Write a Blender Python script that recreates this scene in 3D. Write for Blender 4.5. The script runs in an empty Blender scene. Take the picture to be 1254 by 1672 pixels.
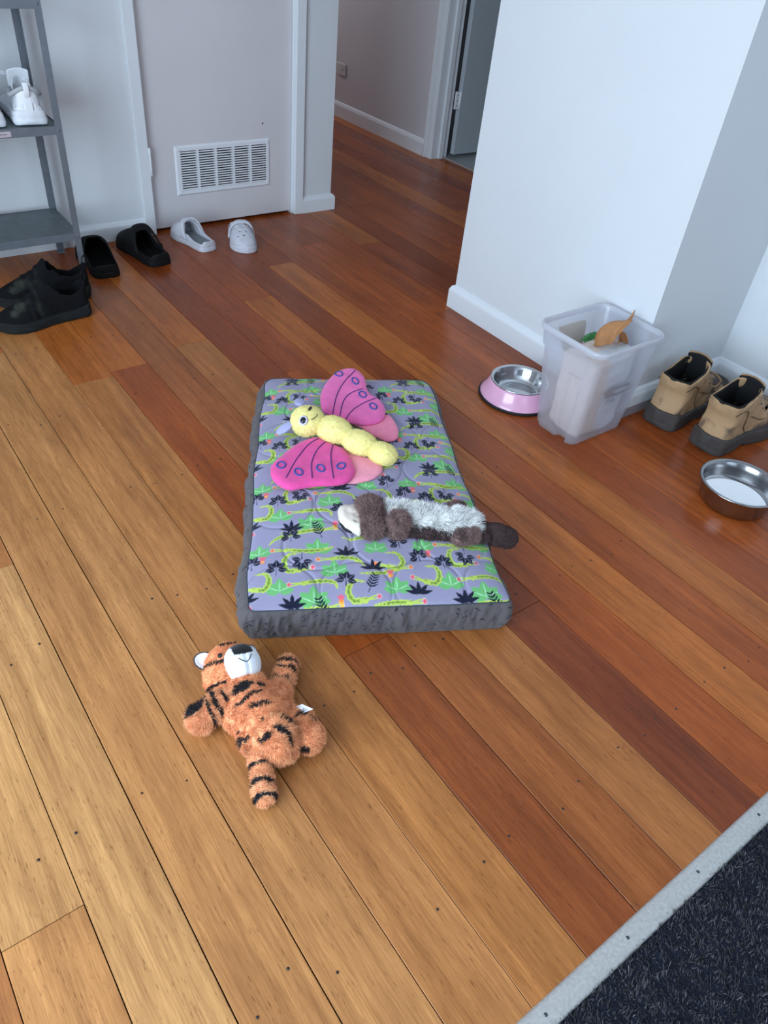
import bpy, bmesh, math
import numpy as np
from mathutils import Matrix, Vector

S = bpy.context.scene
COL = S.collection
rng = np.random.default_rng(7)
PI = math.pi

# ------------------------------------------------------------------ camera
W_, H_ = 1254, 1672
FPX, PIT, ROL, YAW, HC = 1220.78, 0.699865, 0.118780, -0.704006, 1.38
_cy, _sy, _cp, _sp, _cr, _sr = math.cos(YAW), math.sin(YAW), math.cos(PIT), math.sin(PIT), math.cos(ROL), math.sin(ROL)
FW = np.array([-_sy * _cp, _cy * _cp, -_sp]); RT = np.array([_cy, _sy, 0.0]); UP = np.cross(RT, FW)
R2 = _cr * RT + _sr * UP; U2 = -_sr * RT + _cr * UP
cam_d = bpy.data.cameras.new('camera'); cam = bpy.data.objects.new('camera', cam_d); COL.objects.link(cam)
cam_d.sensor_fit = 'VERTICAL'; cam_d.sensor_height = 24.0; cam_d.lens = 24.0 * FPX / H_
cam_d.clip_start = 0.02
M = Matrix.Identity(4)
for i in range(3):
    M[i][0], M[i][1], M[i][2] = R2[i], U2[i], -FW[i]
M[2][3] = HC
cam.matrix_world = M
S.camera = cam

# ------------------------------------------------------------------ world, daylight, exposure
wd = bpy.data.worlds.new('world'); S.world = wd; wd.use_nodes = True
bg = wd.node_tree.nodes['Background']; bg.inputs[0].default_value = (0.62, 0.78, 1.0, 1); bg.inputs[1].default_value = 1.0


def area(name, loc, target, sx, sy, power, col):
    d = bpy.data.lights.new(name, 'AREA'); d.shape = 'RECTANGLE'; d.size = sx; d.size_y = sy
    d.energy = power; d.color = col
    o = bpy.data.objects.new(name, d); COL.objects.link(o); o.location = loc
    v = Vector(target) - Vector(loc); o.rotation_euler = v.to_track_quat('-Z', 'Y').to_euler()
    return o


# daylight standing in the two windows of the room (left glass door, window behind the camera), then an added hall fill
area('window_and_fill_light', (-1.86, 0.35, 1.22), (2.0, 0.35, 1.22), 2.55, 2.0, 116, (0.68, 0.85, 1.0))
area('window_and_fill_light', (0.6, -3.36, 1.45), (0.6, 2.0, 1.45), 2.3, 1.35, 9, (0.68, 0.85, 1.0))
area('window_and_fill_light', (2.86, 6.17, 1.5), (2.86, 3.0, 1.0), 0.8, 1.1, 5.5, (1.0, 0.93, 0.92))  # fill light added at an unseen hall window to lift the dark hall
S.view_settings.view_transform = 'Standard'; S.view_settings.look = 'None'
S.view_settings.gamma = 1.0; S.view_settings.use_curve_mapping = False
S.view_settings.exposure = 0.45


# ------------------------------------------------------------------ helpers
def lin(c):
    out = []
    for v in c[:3]:
        v = v / 255.0
        out.append(v / 12.92 if v <= 0.04045 else ((v + 0.055) / 1.055) ** 2.4)
    return out


def la(c):
    return np.array(lin(c))


def ray(x, y):
    return (x - W_ / 2) / FPX * R2 - (y - H_ / 2) / FPX * U2 + FW


def at(x, y, z=0.0):
    d = ray(x, y); t = (z - HC) / d[2]
    return np.array([0, 0, HC]) + t * d


def atY(x, y, Y):
    d = ray(x, y); return np.array([0, 0, HC]) + Y / d[1] * d


def mesh_np(name, V, Fq):
    """V (n,3); Fq list of arrays of faces (each (m,k)) or list of tuples"""
    me = bpy.data.meshes.new(name)
    V = np.asarray(V, np.float32)
    if isinstance(Fq, np.ndarray): Fq = [Fq]
    if len(Fq) and not isinstance(Fq[0], np.ndarray):
        me.from_pydata([tuple(map(float, v)) for v in V], [], [tuple(map(int, f)) for f in Fq]); return me
    Fq = [f for f in Fq if len(f)]
    me.vertices.add(len(V)); me.vertices.foreach_set('co', V.ravel())
    nl = sum(f.size for f in Fq); npoly = sum(len(f) for f in Fq)
    me.loops.add(nl); me.polygons.add(npoly)
    me.loops.foreach_set('vertex_index', np.concatenate([f.ravel() for f in Fq]).astype(np.int32))
    tot = np.concatenate([np.full(len(f), f.shape[1]) for f in Fq]).astype(np.int32)
    st = np.concatenate([[0], np.cumsum(tot)[:-1]]).astype(np.int32)
    me.polygons.foreach_set('loop_start', st)
    me.polygons.foreach_set('loop_total', tot)
    me.update(calc_edges=True); me.validate()
    return me


def setcol(me, C, name='Col'):
    a = me.color_attributes.new(name, 'FLOAT_COLOR', 'POINT')
    C = np.asarray(C, np.float32)
    if C.shape[1] == 3: C = np.concatenate([C, np.ones((len(C), 1), np.float32)], 1)
    a.data.foreach_set('color', C.ravel())


def mk(name, V, F, mat, parent=None, col=None, smooth=True, org=None, bevel=0, sub=0):
    V = np.asarray(V, float)
    if org is not None: V = V - np.asarray(org, float)
    me = mesh_np(name, V, F)
    if col is not None: setcol(me, col)
    me.polygons.foreach_set('use_smooth', np.full(len(me.polygons), bool(smooth)))
    if mat: me.materials.append(mat)
    o = bpy.data.objects.new(name, me); COL.objects.link(o)
    if parent is not None: o.parent = parent
    if bevel:
        b = o.modifiers.new('bevel', 'BEVEL'); b.width = bevel; b.segments = 2; b.limit_method = 'ANGLE'
    if sub:
        s = o.modifiers.new('sub', 'SUBSURF'); s.levels = sub; s.render_levels = sub
    return o


def tag(o, label=None, cat=None, group=None, kind=None):
    if label: o['label'] = label
    if cat: o['category'] = cat
    if group: o['group'] = group
    if kind: o['kind'] = kind
    return o


def thing(name, label, cat, loc=(0, 0, 0), rz=0.0, group=None, sc=1.0):
    o = bpy.data.objects.new(name, None); COL.objects.link(o)
    o.location = loc; o.rotation_euler = (0, 0, rz); o.empty_display_size = 0.05; o.scale = (sc, sc, sc) if np.isscalar(sc) else sc
    return tag(o, label, cat, group)


def boxv(x0, x1, y0, y1, z0, z1):
    V = [(x, y, z) for z in (z0, z1) for y in (y0, y1) for x in (x0, x1)]
    F = [(0, 2, 3, 1), (4, 5, 7, 6), (0, 1, 5, 4), (2, 6, 7, 3), (0, 4, 6, 2), (1, 3, 7, 5)]
    return np.array(V, float), np.array(F)


def box(name, x0, x1, y0, y1, z0, z1, mat, parent=None, org=None, bevel=0.0):
    V, F = boxv(x0, x1, y0, y1, z0, z1)
    return mk(name, V, F, mat, parent, smooth=False, org=org, bevel=bevel)


def joinm(parts):
    Vs, Fs, n = [], {}, 0
    for V, F in parts:
        V = np.asarray(V, float); Vs.append(V)
        for f in (F if isinstance(F, list) else [F]):
            Fs.setdefault(f.shape[1], []).append(f + n)
        n += len(V)
    return np.concatenate(Vs), [np.concatenate(v) for v in Fs.values()]


def lathe(prof, n=64, c=(0, 0, 0)):
    prof = np.array(prof, float); a = np.linspace(0, 2 * PI, n, endpoint=False)
    V = np.zeros((len(prof), n, 3)); V[:, :, 0] = prof[:, :1] * np.cos(a); V[:, :, 1] = prof[:, :1] * np.sin(a); V[:, :, 2] = prof[:, 1:2]
    V = V.reshape(-1, 3) + np.array(c)
    i, j = np.meshgrid(np.arange(len(prof) - 1), np.arange(n), indexing='ij'); j2 = (j + 1) % n
    F = np.stack([i * n + j, i * n + j2, (i + 1) * n + j2, (i + 1) * n + j], -1).reshape(-1, 4)
    return V, F


def tube(path, rad, n=8, flat=None):
    """swept tube with pointed caps; rad scalar or list; flat=(normal, factor)"""
    path = np.asarray(path, float); m = len(path)
    rad = np.full(m, rad) if np.isscalar(rad) else np.asarray(rad, float)
    T = np.gradient(path, axis=0); T /= np.linalg.norm(T, axis=1)[:, None] + 1e-12
    up = np.array([0, 0, 1.0]) if flat is None else np.asarray(flat[0], float)
    if flat is None and np.all(np.abs(T @ up) > 0.9): up = np.array([1.0, 0, 0])
    V = []
    a = np.linspace(0, 2 * PI, n, endpoint=False)
    for k in range(m):
        s = np.cross(T[k], up); s /= np.linalg.norm(s) + 1e-9; u = np.cross(s, T[k])
        fu = 1.0 if flat is None else flat[1]
        V.append(path[k] + rad[k] * (np.cos(a)[:, None] * s + fu * np.sin(a)[:, None] * u))
    V = np.concatenate(V)
    i, j = np.meshgrid(np.arange(m - 1), np.arange(n), indexing='ij'); j2 = (j + 1) % n
    F = np.stack([i * n + j, i * n + j2, (i + 1) * n + j2, (i + 1) * n + j], -1).reshape(-1, 4)
    V = np.concatenate([V, path[:1], path[-1:]]); e0, e1 = len(V) - 2, len(V) - 1
    jj = np.arange(n)
    c0 = np.stack([np.full(n, e0), (jj + 1) % n, jj], -1); c1 = np.stack([np.full(n, e1), (m - 1) * n + jj, (m - 1) * n + (jj + 1) % n], -1)
    return V, [F, np.concatenate([c0, c1])]


def bez(pts, n=24):
    """Catmull-Rom through points"""
    p = np.asarray(pts, float); p = np.concatenate([[2 * p[0] - p[1]], p, [2 * p[-1] - p[-2]]])
    out = []
    seg = len(p) - 3
    for s in np.linspace(0, seg - 1e-6, n):
        k = int(s); t = s - k; a, b, c, d = p[k:k + 4]
        out.append(0.5 * (2 * b + (c - a) * t + (2 * a - 5 * b + 4 * c - d) * t * t + (3 * b - a - 3 * c + d) * t ** 3))
    return np.array(out)


def closed_spline(pts, n=80):
    p = np.asarray(pts, float); m = len(p); out = []
    for s in np.linspace(0, m, n, endpoint=False):
        k = int(s); t = s - k
        a, b, c, d = p[(k - 1) % m], p[k % m], p[(k + 1) % m], p[(k + 2) % m]
        out.append(0.5 * (2 * b + (c - a) * t + (2 * a - 5 * b + 4 * c - d) * t * t + (3 * b - a - 3 * c + d) * t ** 3))
    return np.array(out)


# cheap smooth value noise -------------------------------------------------
def _hash(i, j, k, s):
    h = (i.astype(np.int64) * 374761393 + j.astype(np.int64) * 668265263 + k.astype(np.int64) * 2147483647 + s * 974634777) & 0x7fffffff
    h = ((h ^ (h >> 13)) * 1274126177) & 0x7fffffff
    return ((h ^ (h >> 16)) & 0xffff) / 65535.0


def vnoise(P, sc, seed=0):
    q = np.asarray(P) / sc; i = np.floor(q).astype(np.int64); f = q - i; f = f * f * (3 - 2 * f)
    r = 0
    for a in (0, 1):
        for b in (0, 1):
            for c in (0, 1):
                w = (f[..., 0] if a else 1 - f[..., 0]) * (f[..., 1] if b else 1 - f[..., 1]) * (f[..., 2] if c else 1 - f[..., 2])
                r = r + w * _hash(i[..., 0] + a, i[..., 1] + b, i[..., 2] + c, seed)
    return r * 2 - 1


# signed-distance modelling + surface nets ---------------------------------
def snets(f, lo, hi, h):
    lo = np.asarray(lo, float); hi = np.asarray(hi, float)
    n = np.ceil((hi - lo) / h).astype(int) + 1
    g = np.stack(np.meshgrid(*[lo[a] + h * np.arange(n[a]) for a in range(3)], indexing='ij'), -1)
    V = f(g); ins = V < 0
    nx, ny, nz = V.shape
    cs = [(a, b, c) for a in (0, 1) for b in (0, 1) for c in (0, 1)]
    sl = lambda A, c: A[c[0]:nx - 1 + c[0], c[1]:ny - 1 + c[1], c[2]:nz - 1 + c[2]]
    cnt_in = sum(sl(ins, c).astype(np.int8) for c in cs)
    act = (cnt_in > 0) & (cnt_in < 8)
    idx = np.argwhere(act)
    if len(idx) == 0: return np.zeros((0, 3)), np.zeros((0, 4), int)
    vid = -np.ones(act.shape, np.int64); vid[act] = np.arange(len(idx))
    val = {c: V[idx[:, 0] + c[0], idx[:, 1] + c[1], idx[:, 2] + c[2]] for c in cs}
    acc = np.zeros((len(idx), 3)); num = np.zeros(len(idx))
    for c in cs:
        for a in range(3):
            if c[a] == 0:
                d = list(c); d[a] = 1; d = tuple(d)
                va, vb = val[c], val[d]; m = (va < 0) != (vb < 0)
                t = np.where(m, va / np.where(m, va - vb, 1), 0)
                p = np.array(c, float)[None] + t[:, None] * (np.array(d) - np.array(c))[None]
                acc += p * m[:, None]; num += m
    P = lo + h * (idx + acc / num[:, None])
    quads = []
    for a in range(3):
        b, c = (a + 1) % 3, (a + 2) % 3
        A0 = [slice(None)] * 3; A1 = [slice(None)] * 3
        A0[a] = slice(0, -1); A1[a] = slice(1, None)
        s0, s1 = ins[tuple(A0)], ins[tuple(A1)]
        e = np.argwhere(s0 != s1); fl_ = s0[s0 != s1]
        ok = (e[:, b] > 0) & (e[:, c] > 0) & (e[:, b] < V.shape[b] - 1) & (e[:, c] < V.shape[c] - 1)
        e, fl_ = e[ok], fl_[ok]
        q = []
        for db, dc in ((-1, -1), (0, -1), (0, 0), (-1, 0)):
            k = e.copy(); k[:, b] += db; k[:, c] += dc
            q.append(vid[k[:, 0], k[:, 1], k[:, 2]])
        q = np.stack(q, -1); q[~fl_] = q[~fl_][:, ::-1]
        quads.append(q)
    Q = np.concatenate(quads)
    return P, Q[(Q >= 0).all(1)]


def ell(P, c, r, R=None):
    q = P - np.asarray(c, float)
    if R is not None: q = q @ np.asarray(R)          # columns of R = local axes
    r = np.asarray(r, float); k0 = np.linalg.norm(q / r, axis=-1); k1 = np.linalg.norm(q / (r * r), axis=-1)
    return k0 * (k0 - 1) / (k1 + 1e-9)


def cone(P, a, b, ra, rb):
    a = np.asarray(a, float); b = np.asarray(b, float); ba = b - a; pa = P - a
    t = np.clip((pa @ ba) / (ba @ ba), 0, 1)
    return np.linalg.norm(pa - t[..., None] * ba, axis=-1) - (ra + (rb - ra) * t)


def smin(a, b, k=0.01):
    h = np.clip(0.5 + 0.5 * (b - a) / k, 0, 1); return b + (a - b) * h - k * h * (1 - h)


def smax(a, b, k=0.005):
    return -smin(-a, -b, k)


def poly_sd(P2, poly):
    """signed distance to a closed polygon (negative inside)"""
    poly = np.asarray(poly, float); shp = P2.shape[:-1]; p = P2.reshape(-1, 2)
    d = np.full(len(p), 1e9); inside = np.zeros(len(p), bool)
    m = len(poly)
    for i in range(m):
        a, b = poly[i], poly[(i + 1) % m]; e = b - a; w = p - a
        t = np.clip((w @ e) / (e @ e + 1e-12), 0, 1)
        d = np.minimum(d, np.linalg.norm(w - t[:, None] * e, axis=1))
        c = (a[1] > p[:, 1]) != (b[1] > p[:, 1])
        xi = a[0] + (p[:, 1] - a[1]) * e[0] / (e[1] if abs(e[1]) > 1e-12 else 1e-12)
        inside ^= c & (p[:, 0] < xi)
    return np.where(inside, -d, d).reshape(shp)


def normals(V, F):
    N = np.zeros_like(V)
    n = np.cross(V[F[:, 2]] - V[F[:, 0]], V[F[:, 3]] - V[F[:, 1]])
    for k in range(4): np.add.at(N, F[:, k], n)
    return N / (np.linalg.norm(N, axis=1)[:, None] + 1e-12)


def fur(V, F, C, n, length, width, lay=None, layamt=0.6, jit=0.5, seed=0, mask=None, curl=0.0, colvar=0.12):
    """adds blades of pile to a mesh (V,F quads,C colours); returns joined V, [quads, tris], C"""
    g = np.random.default_rng(seed)
    nrm = normals(V, F)
    a = np.linalg.norm(np.cross(V[F[:, 2]] - V[F[:, 0]], V[F[:, 3]] - V[F[:, 1]]), axis=1)
    if mask is not None: a = a * mask(V[F].mean(1))
    fi = g.choice(len(F), n, p=a / a.sum())
    w = g.dirichlet(np.ones(4), n)
    p = (V[F[fi]] * w[..., None]).sum(1); nn = nrm[F[fi, 0]]
    cc = C[F[fi, 0]]
    d = nn + g.normal(0, jit, (n, 3))
    if lay is not None:
        L = lay(p); L = L - (L * nn).sum(1)[:, None] * nn; d = d + layamt * L
    if curl:
        cl = np.stack([vnoise(p, curl, 11 + k) for k in range(3)], -1); d = d + 1.4 * cl
    d /= np.linalg.norm(d, axis=1)[:, None]
    ln = length * g.uniform(0.55, 1.15, n)
    sd = np.cross(d, g.normal(0, 1, (n, 3))); sd /= np.linalg.norm(sd, axis=1)[:, None] + 1e-9
    tip = p + d * ln[:, None]; tip[:, 2] -= 0.15 * ln
    b0 = p - sd * width / 2 - nn * 0.001; b1 = p + sd * width / 2 - nn * 0.001
    tip[:, 2] = np.maximum(tip[:, 2], V[:, 2].min() + 0.0005)
    BV = np.stack([b0, b1, tip], 1).reshape(-1, 3)
    k = (1 + g.normal(0, colvar, n))[:, None] * cc
    BC = np.stack([k * 0.92, k * 0.92, k * 1.1], 1).reshape(-1, cc.shape[1])
    T = len(V) + np.arange(3 * n).reshape(-1, 3)
    return np.concatenate([V, BV]), [F, T], np.clip(np.concatenate([C, BC]), 0, 1)


# ------------------------------------------------------------------ materials
def nt(name):
    m = bpy.data.materials.new(name); m.use_nodes = True
    return m, m.node_tree.nodes, m.node_tree.links, m.node_tree.nodes['Principled BSDF']


def pmat(name, c, rough=0.5, metal=0.0, spec=0.5, noise=0.0, nscale=60, bump=0.0, bscale=200, col=False, sheen=0.0, coat=0.0, stretch=None):
    m, N, L, B = nt(name)
    B.inputs['Roughness'].default_value = rough; B.inputs['Metallic'].default_value = metal
    B.inputs['Specular IOR Level'].default_value = spec; B.inputs['Coat Weight'].default_value = coat
    if sheen: B.inputs['Sheen Weight'].default_value = sheen; B.inputs['Sheen Roughness'].default_value = 0.5
    tc = N.new('ShaderNodeTexCoord'); src = tc.outputs['Object']
    if stretch:
        mp = N.new('ShaderNodeMapping'); mp.inputs['Scale'].default_value = stretch; L.new(src, mp.inputs['Vector']); src = mp.outputs[0]
    if col:
        at_ = N.new('ShaderNodeAttribute'); at_.attribute_name = 'Col'; base = at_.outputs['Color']
    else:
        rg = N.new('ShaderNodeRGB'); rg.outputs[0].default_value = (*lin(c), 1); base = rg.outputs[0]
    if noise:
        nz = N.new('ShaderNodeTexNoise'); nz.inputs['Scale'].default_value = nscale; nz.inputs['Detail'].default_value = 4
        L.new(src, nz.inputs['Vector'])
        mr = N.new('ShaderNodeMapRange'); mr.inputs[3].default_value = 1 - noise; mr.inputs[4].default_value = 1 + noise
        mr.inputs[1].default_value = 0.3; mr.inputs[2].default_value = 0.7
        L.new(nz.outputs['Fac'], mr.inputs[0])
        mx = N.new('ShaderNodeMix'); mx.data_type = 'RGBA'; mx.blend_type = 'MULTIPLY'; mx.inputs[0].default_value = 1
        L.new(base, mx.inputs[6]); L.new(mr.outputs[0], mx.inputs[7]); base = mx.outputs[2]
    L.new(base, B.inputs['Base Color'])
    if bump:
        nb = N.new('ShaderNodeTexNoise'); nb.inputs['Scale'].default_value = bscale; nb.inputs['Detail'].default_value = 3
        L.new(src, nb.inputs['Vector'])
        bp = N.new('ShaderNodeBump'); bp.inputs['Strength'].default_value = bump; bp.inputs['Distance'].default_value = 0.003
        L.new(nb.outputs['Fac'], bp.inputs['Height']); L.new(bp.outputs[0], B.inputs['Normal'])
    return m


def wood_mat():
    m, N, L, B = nt('varnished_boards')
    tc = N.new('ShaderNodeTexCoord'); oi = N.new('ShaderNodeObjectInfo')
    off = N.new('ShaderNodeVectorMath'); off.operation = 'MULTIPLY_ADD'
    cmb = N.new('ShaderNodeCombineXYZ'); L.new(oi.outputs['Random'], cmb.inputs[0]); L.new(oi.outputs['Random'], cmb.inputs[1]); L.new(oi.outputs['Random'], cmb.inputs[2])
    L.new(cmb.outputs[0], off.inputs[0]); off.inputs[1].default_value = (37.0, 91.0, 13.0); L.new(tc.outputs['Object'], off.inputs[2])
    V = off.outputs[0]

    def mapped(sx, sy, sz=1.0):
        mp = N.new('ShaderNodeMapping'); mp.inputs['Scale'].default_value = (sx, sy, sz); L.new(V, mp.inputs['Vector']); return mp.outputs[0]

    def noise(vec, sc, det=4, rough=0.55, dist=0.0):
        n = N.new('ShaderNodeTexNoise'); n.inputs['Scale'].default_value = sc; n.inputs['Detail'].default_value = det
        n.inputs['Roughness'].default_value = rough; n.inputs['Distortion'].default_value = dist; L.new(vec, n.inputs['Vector']); return n.outputs['Fac']

    def rng_(f, a, b, c, d):
        r = N.new('ShaderNodeMapRange'); r.inputs[1].default_value = a; r.inputs[2].default_value = b; r.inputs[3].default_value = c; r.inputs[4].default_value = d
        L.new(f, r.inputs[0]); return r.outputs[0]

    def mul(a, b):
        x = N.new('ShaderNodeMath'); x.operation = 'MULTIPLY'; L.new(a, x.inputs[0]); L.new(b, x.inputs[1]); return x.outputs[0]
    grain = rng_(noise(mapped(60, 2.2), 1.0, 5, 0.6, 0.4), 0.3, 0.7, 0.80, 1.16)      # long streaks
    fine = rng_(noise(mapped(420, 14), 1.0, 3, 0.6), 0.35, 0.65, 0.82, 1.12)            # fine pores
    cloud = mul(rng_(noise(mapped(9, 2.6), 1.0, 6, 0.6, 0.6), 0.3, 0.7, 0.82, 1.14), rng_(noise(mapped(22, 0.9), 1.0, 2), 0.35, 0.65, 0.90, 1.09))
    v = mul(mul(grain, fine), cloud)
    # dark flecks along the grain
    vo = N.new('ShaderNodeTexVoronoi'); vo.inputs['Scale'].default_value = 1.0; L.new(mapped(230, 38), vo.inputs['Vector'])
    fl_ = rng_(vo.outputs['Distance'], 0.10, 0.30, 0.0, 1.0)
    gate = rng_(noise(mapped(75, 17), 1.0, 3, 0.7), 0.50, 0.62, 1.0, 0.0)
    mx = N.new('ShaderNodeMath'); mx.operation = 'MAXIMUM'; L.new(fl_, mx.inputs[0]); L.new(gate, mx.inputs[1])
    v2 = mul(v, rng_(mx.outputs[0], 0, 1, 0.52, 1.0))
    # scuffs: small irregular dark specks and stains in patches
    sc1 = rng_(noise(mapped(170, 110), 1.0, 3, 0.7), 0.62, 0.72, 1.0, 0.0)
    sc2 = rng_(noise(mapped(5, 4), 1.0, 4, 0.65), 0.50, 0.66, 1.0, 0.0)
    mx2 = N.new('ShaderNodeMath'); mx2.operation = 'MAXIMUM'; L.new(sc1, mx2.inputs[0]); L.new(sc2, mx2.inputs[1])
    v2 = mul(v2, rng_(mx2.outputs[0], 0, 1, 0.60, 1.0))
    # worn patches
    wear = noise(mapped(2.3, 1.3), 1.0, 4)
    mix = N.new('ShaderNodeMix'); mix.data_type = 'RGBA'; mix.blend_type = 'MULTIPLY'; mix.inputs[0].default_value = 1
    L.new(oi.outputs['Color'], mix.inputs[6])
    cb = N.new('ShaderNodeCombineColor'); L.new(v2, cb.inputs[0])
    pw = N.new('ShaderNodeMath'); pw.operation = 'POWER'; pw.inputs[1].default_value = 1.18; L.new(v2, pw.inputs[0])
    pw2 = N.new('ShaderNodeMath'); pw2.operation = 'POWER'; pw2.inputs[1].default_value = 1.3; L.new(v2, pw2.inputs[0])
    L.new(pw.outputs[0], cb.inputs[1]); L.new(pw2.outputs[0], cb.inputs[2]); L.new(cb.outputs[0], mix.inputs[7])
    L.new(mix.outputs[2], B.inputs['Base Color'])
    L.new(rng_(wear, 0.3, 0.7, 0.22, 0.36), B.inputs['Roughness'])
    B.inputs['Specular IOR Level'].default_value = 0.30
    bp = N.new('ShaderNodeBump'); bp.inputs['Strength'].default_value = 0.12; bp.inputs['Distance'].default_value = 0.001
    L.new(v2, bp.inputs['Height']); L.new(bp.outputs[0], B.inputs['Normal'])
    return m


M_WALL = pmat('wall_paint', (216, 219, 222), 0.6, noise=0.015, nscale=3, bump=0.03, bscale=90)
M_HALL = pmat('hall_paint', (205, 203, 206), 0.6, noise=0.02, nscale=3, bump=0.03, bscale=90)
M_CEIL = pmat('ceiling_paint', (235, 236, 238), 0.8)
M_TRIM = pmat('gloss_trim_paint', (226, 230, 234), 0.35, noise=0.015, nscale=6)
M_DOOR = pmat('door_paint', (214, 210, 212), 0.45, noise=0.02, nscale=4, bump=0.04, bscale=60)
M_VENT = pmat('vent_paint', (228, 230, 234), 0.4)
M_DARK = pmat('dark_void', (14, 14, 18), 0.9)
M_WOOD = wood_mat()
M_SUB = pmat('subfloor', (38, 20, 12), 0.9)
M_NAIL = pmat('nail_heads', (62, 46, 38), 0.5, metal=0.3)
M_ALU = pmat('brushed_aluminium', (196, 194, 190), 0.42, metal=0.5, noise=0.12, nscale=160, bump=0.25, bscale=120)
M_STEELSCREW = pmat('screw_steel', (90, 96, 102), 0.35, metal=0.9)
M_CARPET = pmat('carpet_pile', (40, 44, 56), 0.95, col=True, spec=0.15)
M_CARPET2 = pmat('carpet_base', (38, 42, 54), 0.95, noise=0.3, nscale=90, bump=1.0, bscale=160, spec=0.1)
M_RACK = pmat('galvanised_steel', (122, 128, 136), 0.42, metal=0.45, noise=0.08, nscale=30)
M_RACKS = pmat('galvanised_sheet', (100, 108, 112), 0.5, metal=0.3, noise=0.12, nscale=25)
M_TILE = pmat('bathroom_tile', (190, 196, 196), 0.3)
M_PLAST = pmat('white_plastic', (205, 205, 206), 0.4)
M_CLOGB = pmat('black_foam', (15, 15, 17), 0.7, spec=0.22, bump=0.06, bscale=120)
M_CLOGI = pmat('black_foam_inside', (7, 7, 8), 0.9, spec=0.1)
M_CLOGG = pmat('grey_foam', (200, 200, 208), 0.6, noise=0.08, nscale=40, bump=0.05, bscale=120)
M_COL = pmat('cloth_coloured', (255, 255, 255), 0.9, col=True, spec=0.15, sheen=0.15, bump=0.25, bscale=420)
M_FUR = pmat('plush_pile', (255, 255, 255), 0.9, col=True, spec=0.15, sheen=0.2)
M_PLUSH = pmat('short_plush', (255, 255, 255), 0.85, col=True, spec=0.15, sheen=0.25, noise=0.05, nscale=50, bump=0.3, bscale=500)
M_THREAD = pmat('navy_thread', (84, 40, 116), 0.7)
M_BLACK = pmat('black_gloss', (8, 8, 12), 0.2)
M_WHITE = pmat('white_cloth', (240, 242, 245), 0.7)
M_STEEL = pmat('polished_steel', (200, 203, 206), 0.10, metal=1.0)
M_STEEL2 = pmat('satin_steel', (158, 158, 160), 0.22, metal=1.0, noise=0.05, nscale=20)
M_PINK = pmat('pink_enamel', (236, 178, 208), 0.22, coat=0.4)
M_RUBBER = pmat('black_rubber', (22, 18, 26), 0.7)


# ------------------------------------------------------------------ room shell
def struct(o): o['kind'] = 'structure'; return o


floor = struct(box('floor', -1.95, 4.6, 0.112, 6.3, -0.06, -0.022, M_SUB))
PITCH, X0 = 0.13380, 0.0023
GAP = 0.0013


def plank_mesh(w, l, t=0.022, b=0.0005):
    x0, x1, y0, y1 = -w / 2, w / 2, -l / 2, l / 2
    V = [(x0, y0, -t), (x1, y0, -t), (x1, y1, -t), (x0, y1, -t), (x0, y0, -b), (x1, y0, -b), (x1, y1, -b), (x0, y1, -b),
         (x0 + b, y0 + b, 0), (x1 - b, y0 + b, 0), (x1 - b, y1 - b, 0), (x0 + b, y1 - b, 0)]
    F = [(0, 1, 5, 4), (1, 2, 6, 5), (2, 3, 7, 6), (3, 0, 4, 7), (4, 5, 9, 8), (5, 6, 10, 9), (6, 7, 11, 10), (7, 4, 8, 11), (8, 9, 10, 11)]
    return V, np.array(F)


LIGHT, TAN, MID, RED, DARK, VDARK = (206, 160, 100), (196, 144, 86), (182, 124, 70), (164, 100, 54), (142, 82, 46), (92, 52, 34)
joints = {-1: [0.667, 2.9], 0: [1.552, 3.9], 1: [3.1], 2: [2.62, 4.4], 3: [3.2], 4: [2.30], 5: [0.874, 2.33, 4.6], 6: [3.0], 7: [2.4], 8: [0.762, 3.3],
          9: [2.05], 10: [2.63], 11: [1.75, 3.6], 12: [2.9], 13: [1.5], 14: [3.05], 15: [2.2], 16: [2.95], 17: [1.9], 18: [3.42], 19: [2.75], 20: [3.9], 21: [2.7], 22: [3.157], 23: [3.6, 4.9]}
tints = {(-1, 0): TAN, (-1, 1): LIGHT, (-2, 0): MID, (0, 0): LIGHT, (0, 1): MID, (1, 0): TAN, (2, 0): TAN, (2, 1): MID, (3, 0): (194, 138, 80), (4, 0): (204, 156, 92), (4, 1): MID,
         (5, 0): (168, 106, 58), (5, 1): RED, (5, 2): MID, (6, 0): MID, (7, 0): (198, 146, 86), (8, 0): (150, 88, 50), (8, 1): DARK, (9, 0): RED, (10, 0): MID, (10, 1): RED, (11, 0): RED, (12, 0): MID,
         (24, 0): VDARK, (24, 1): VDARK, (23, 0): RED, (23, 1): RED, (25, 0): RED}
nail_parts = []
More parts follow.
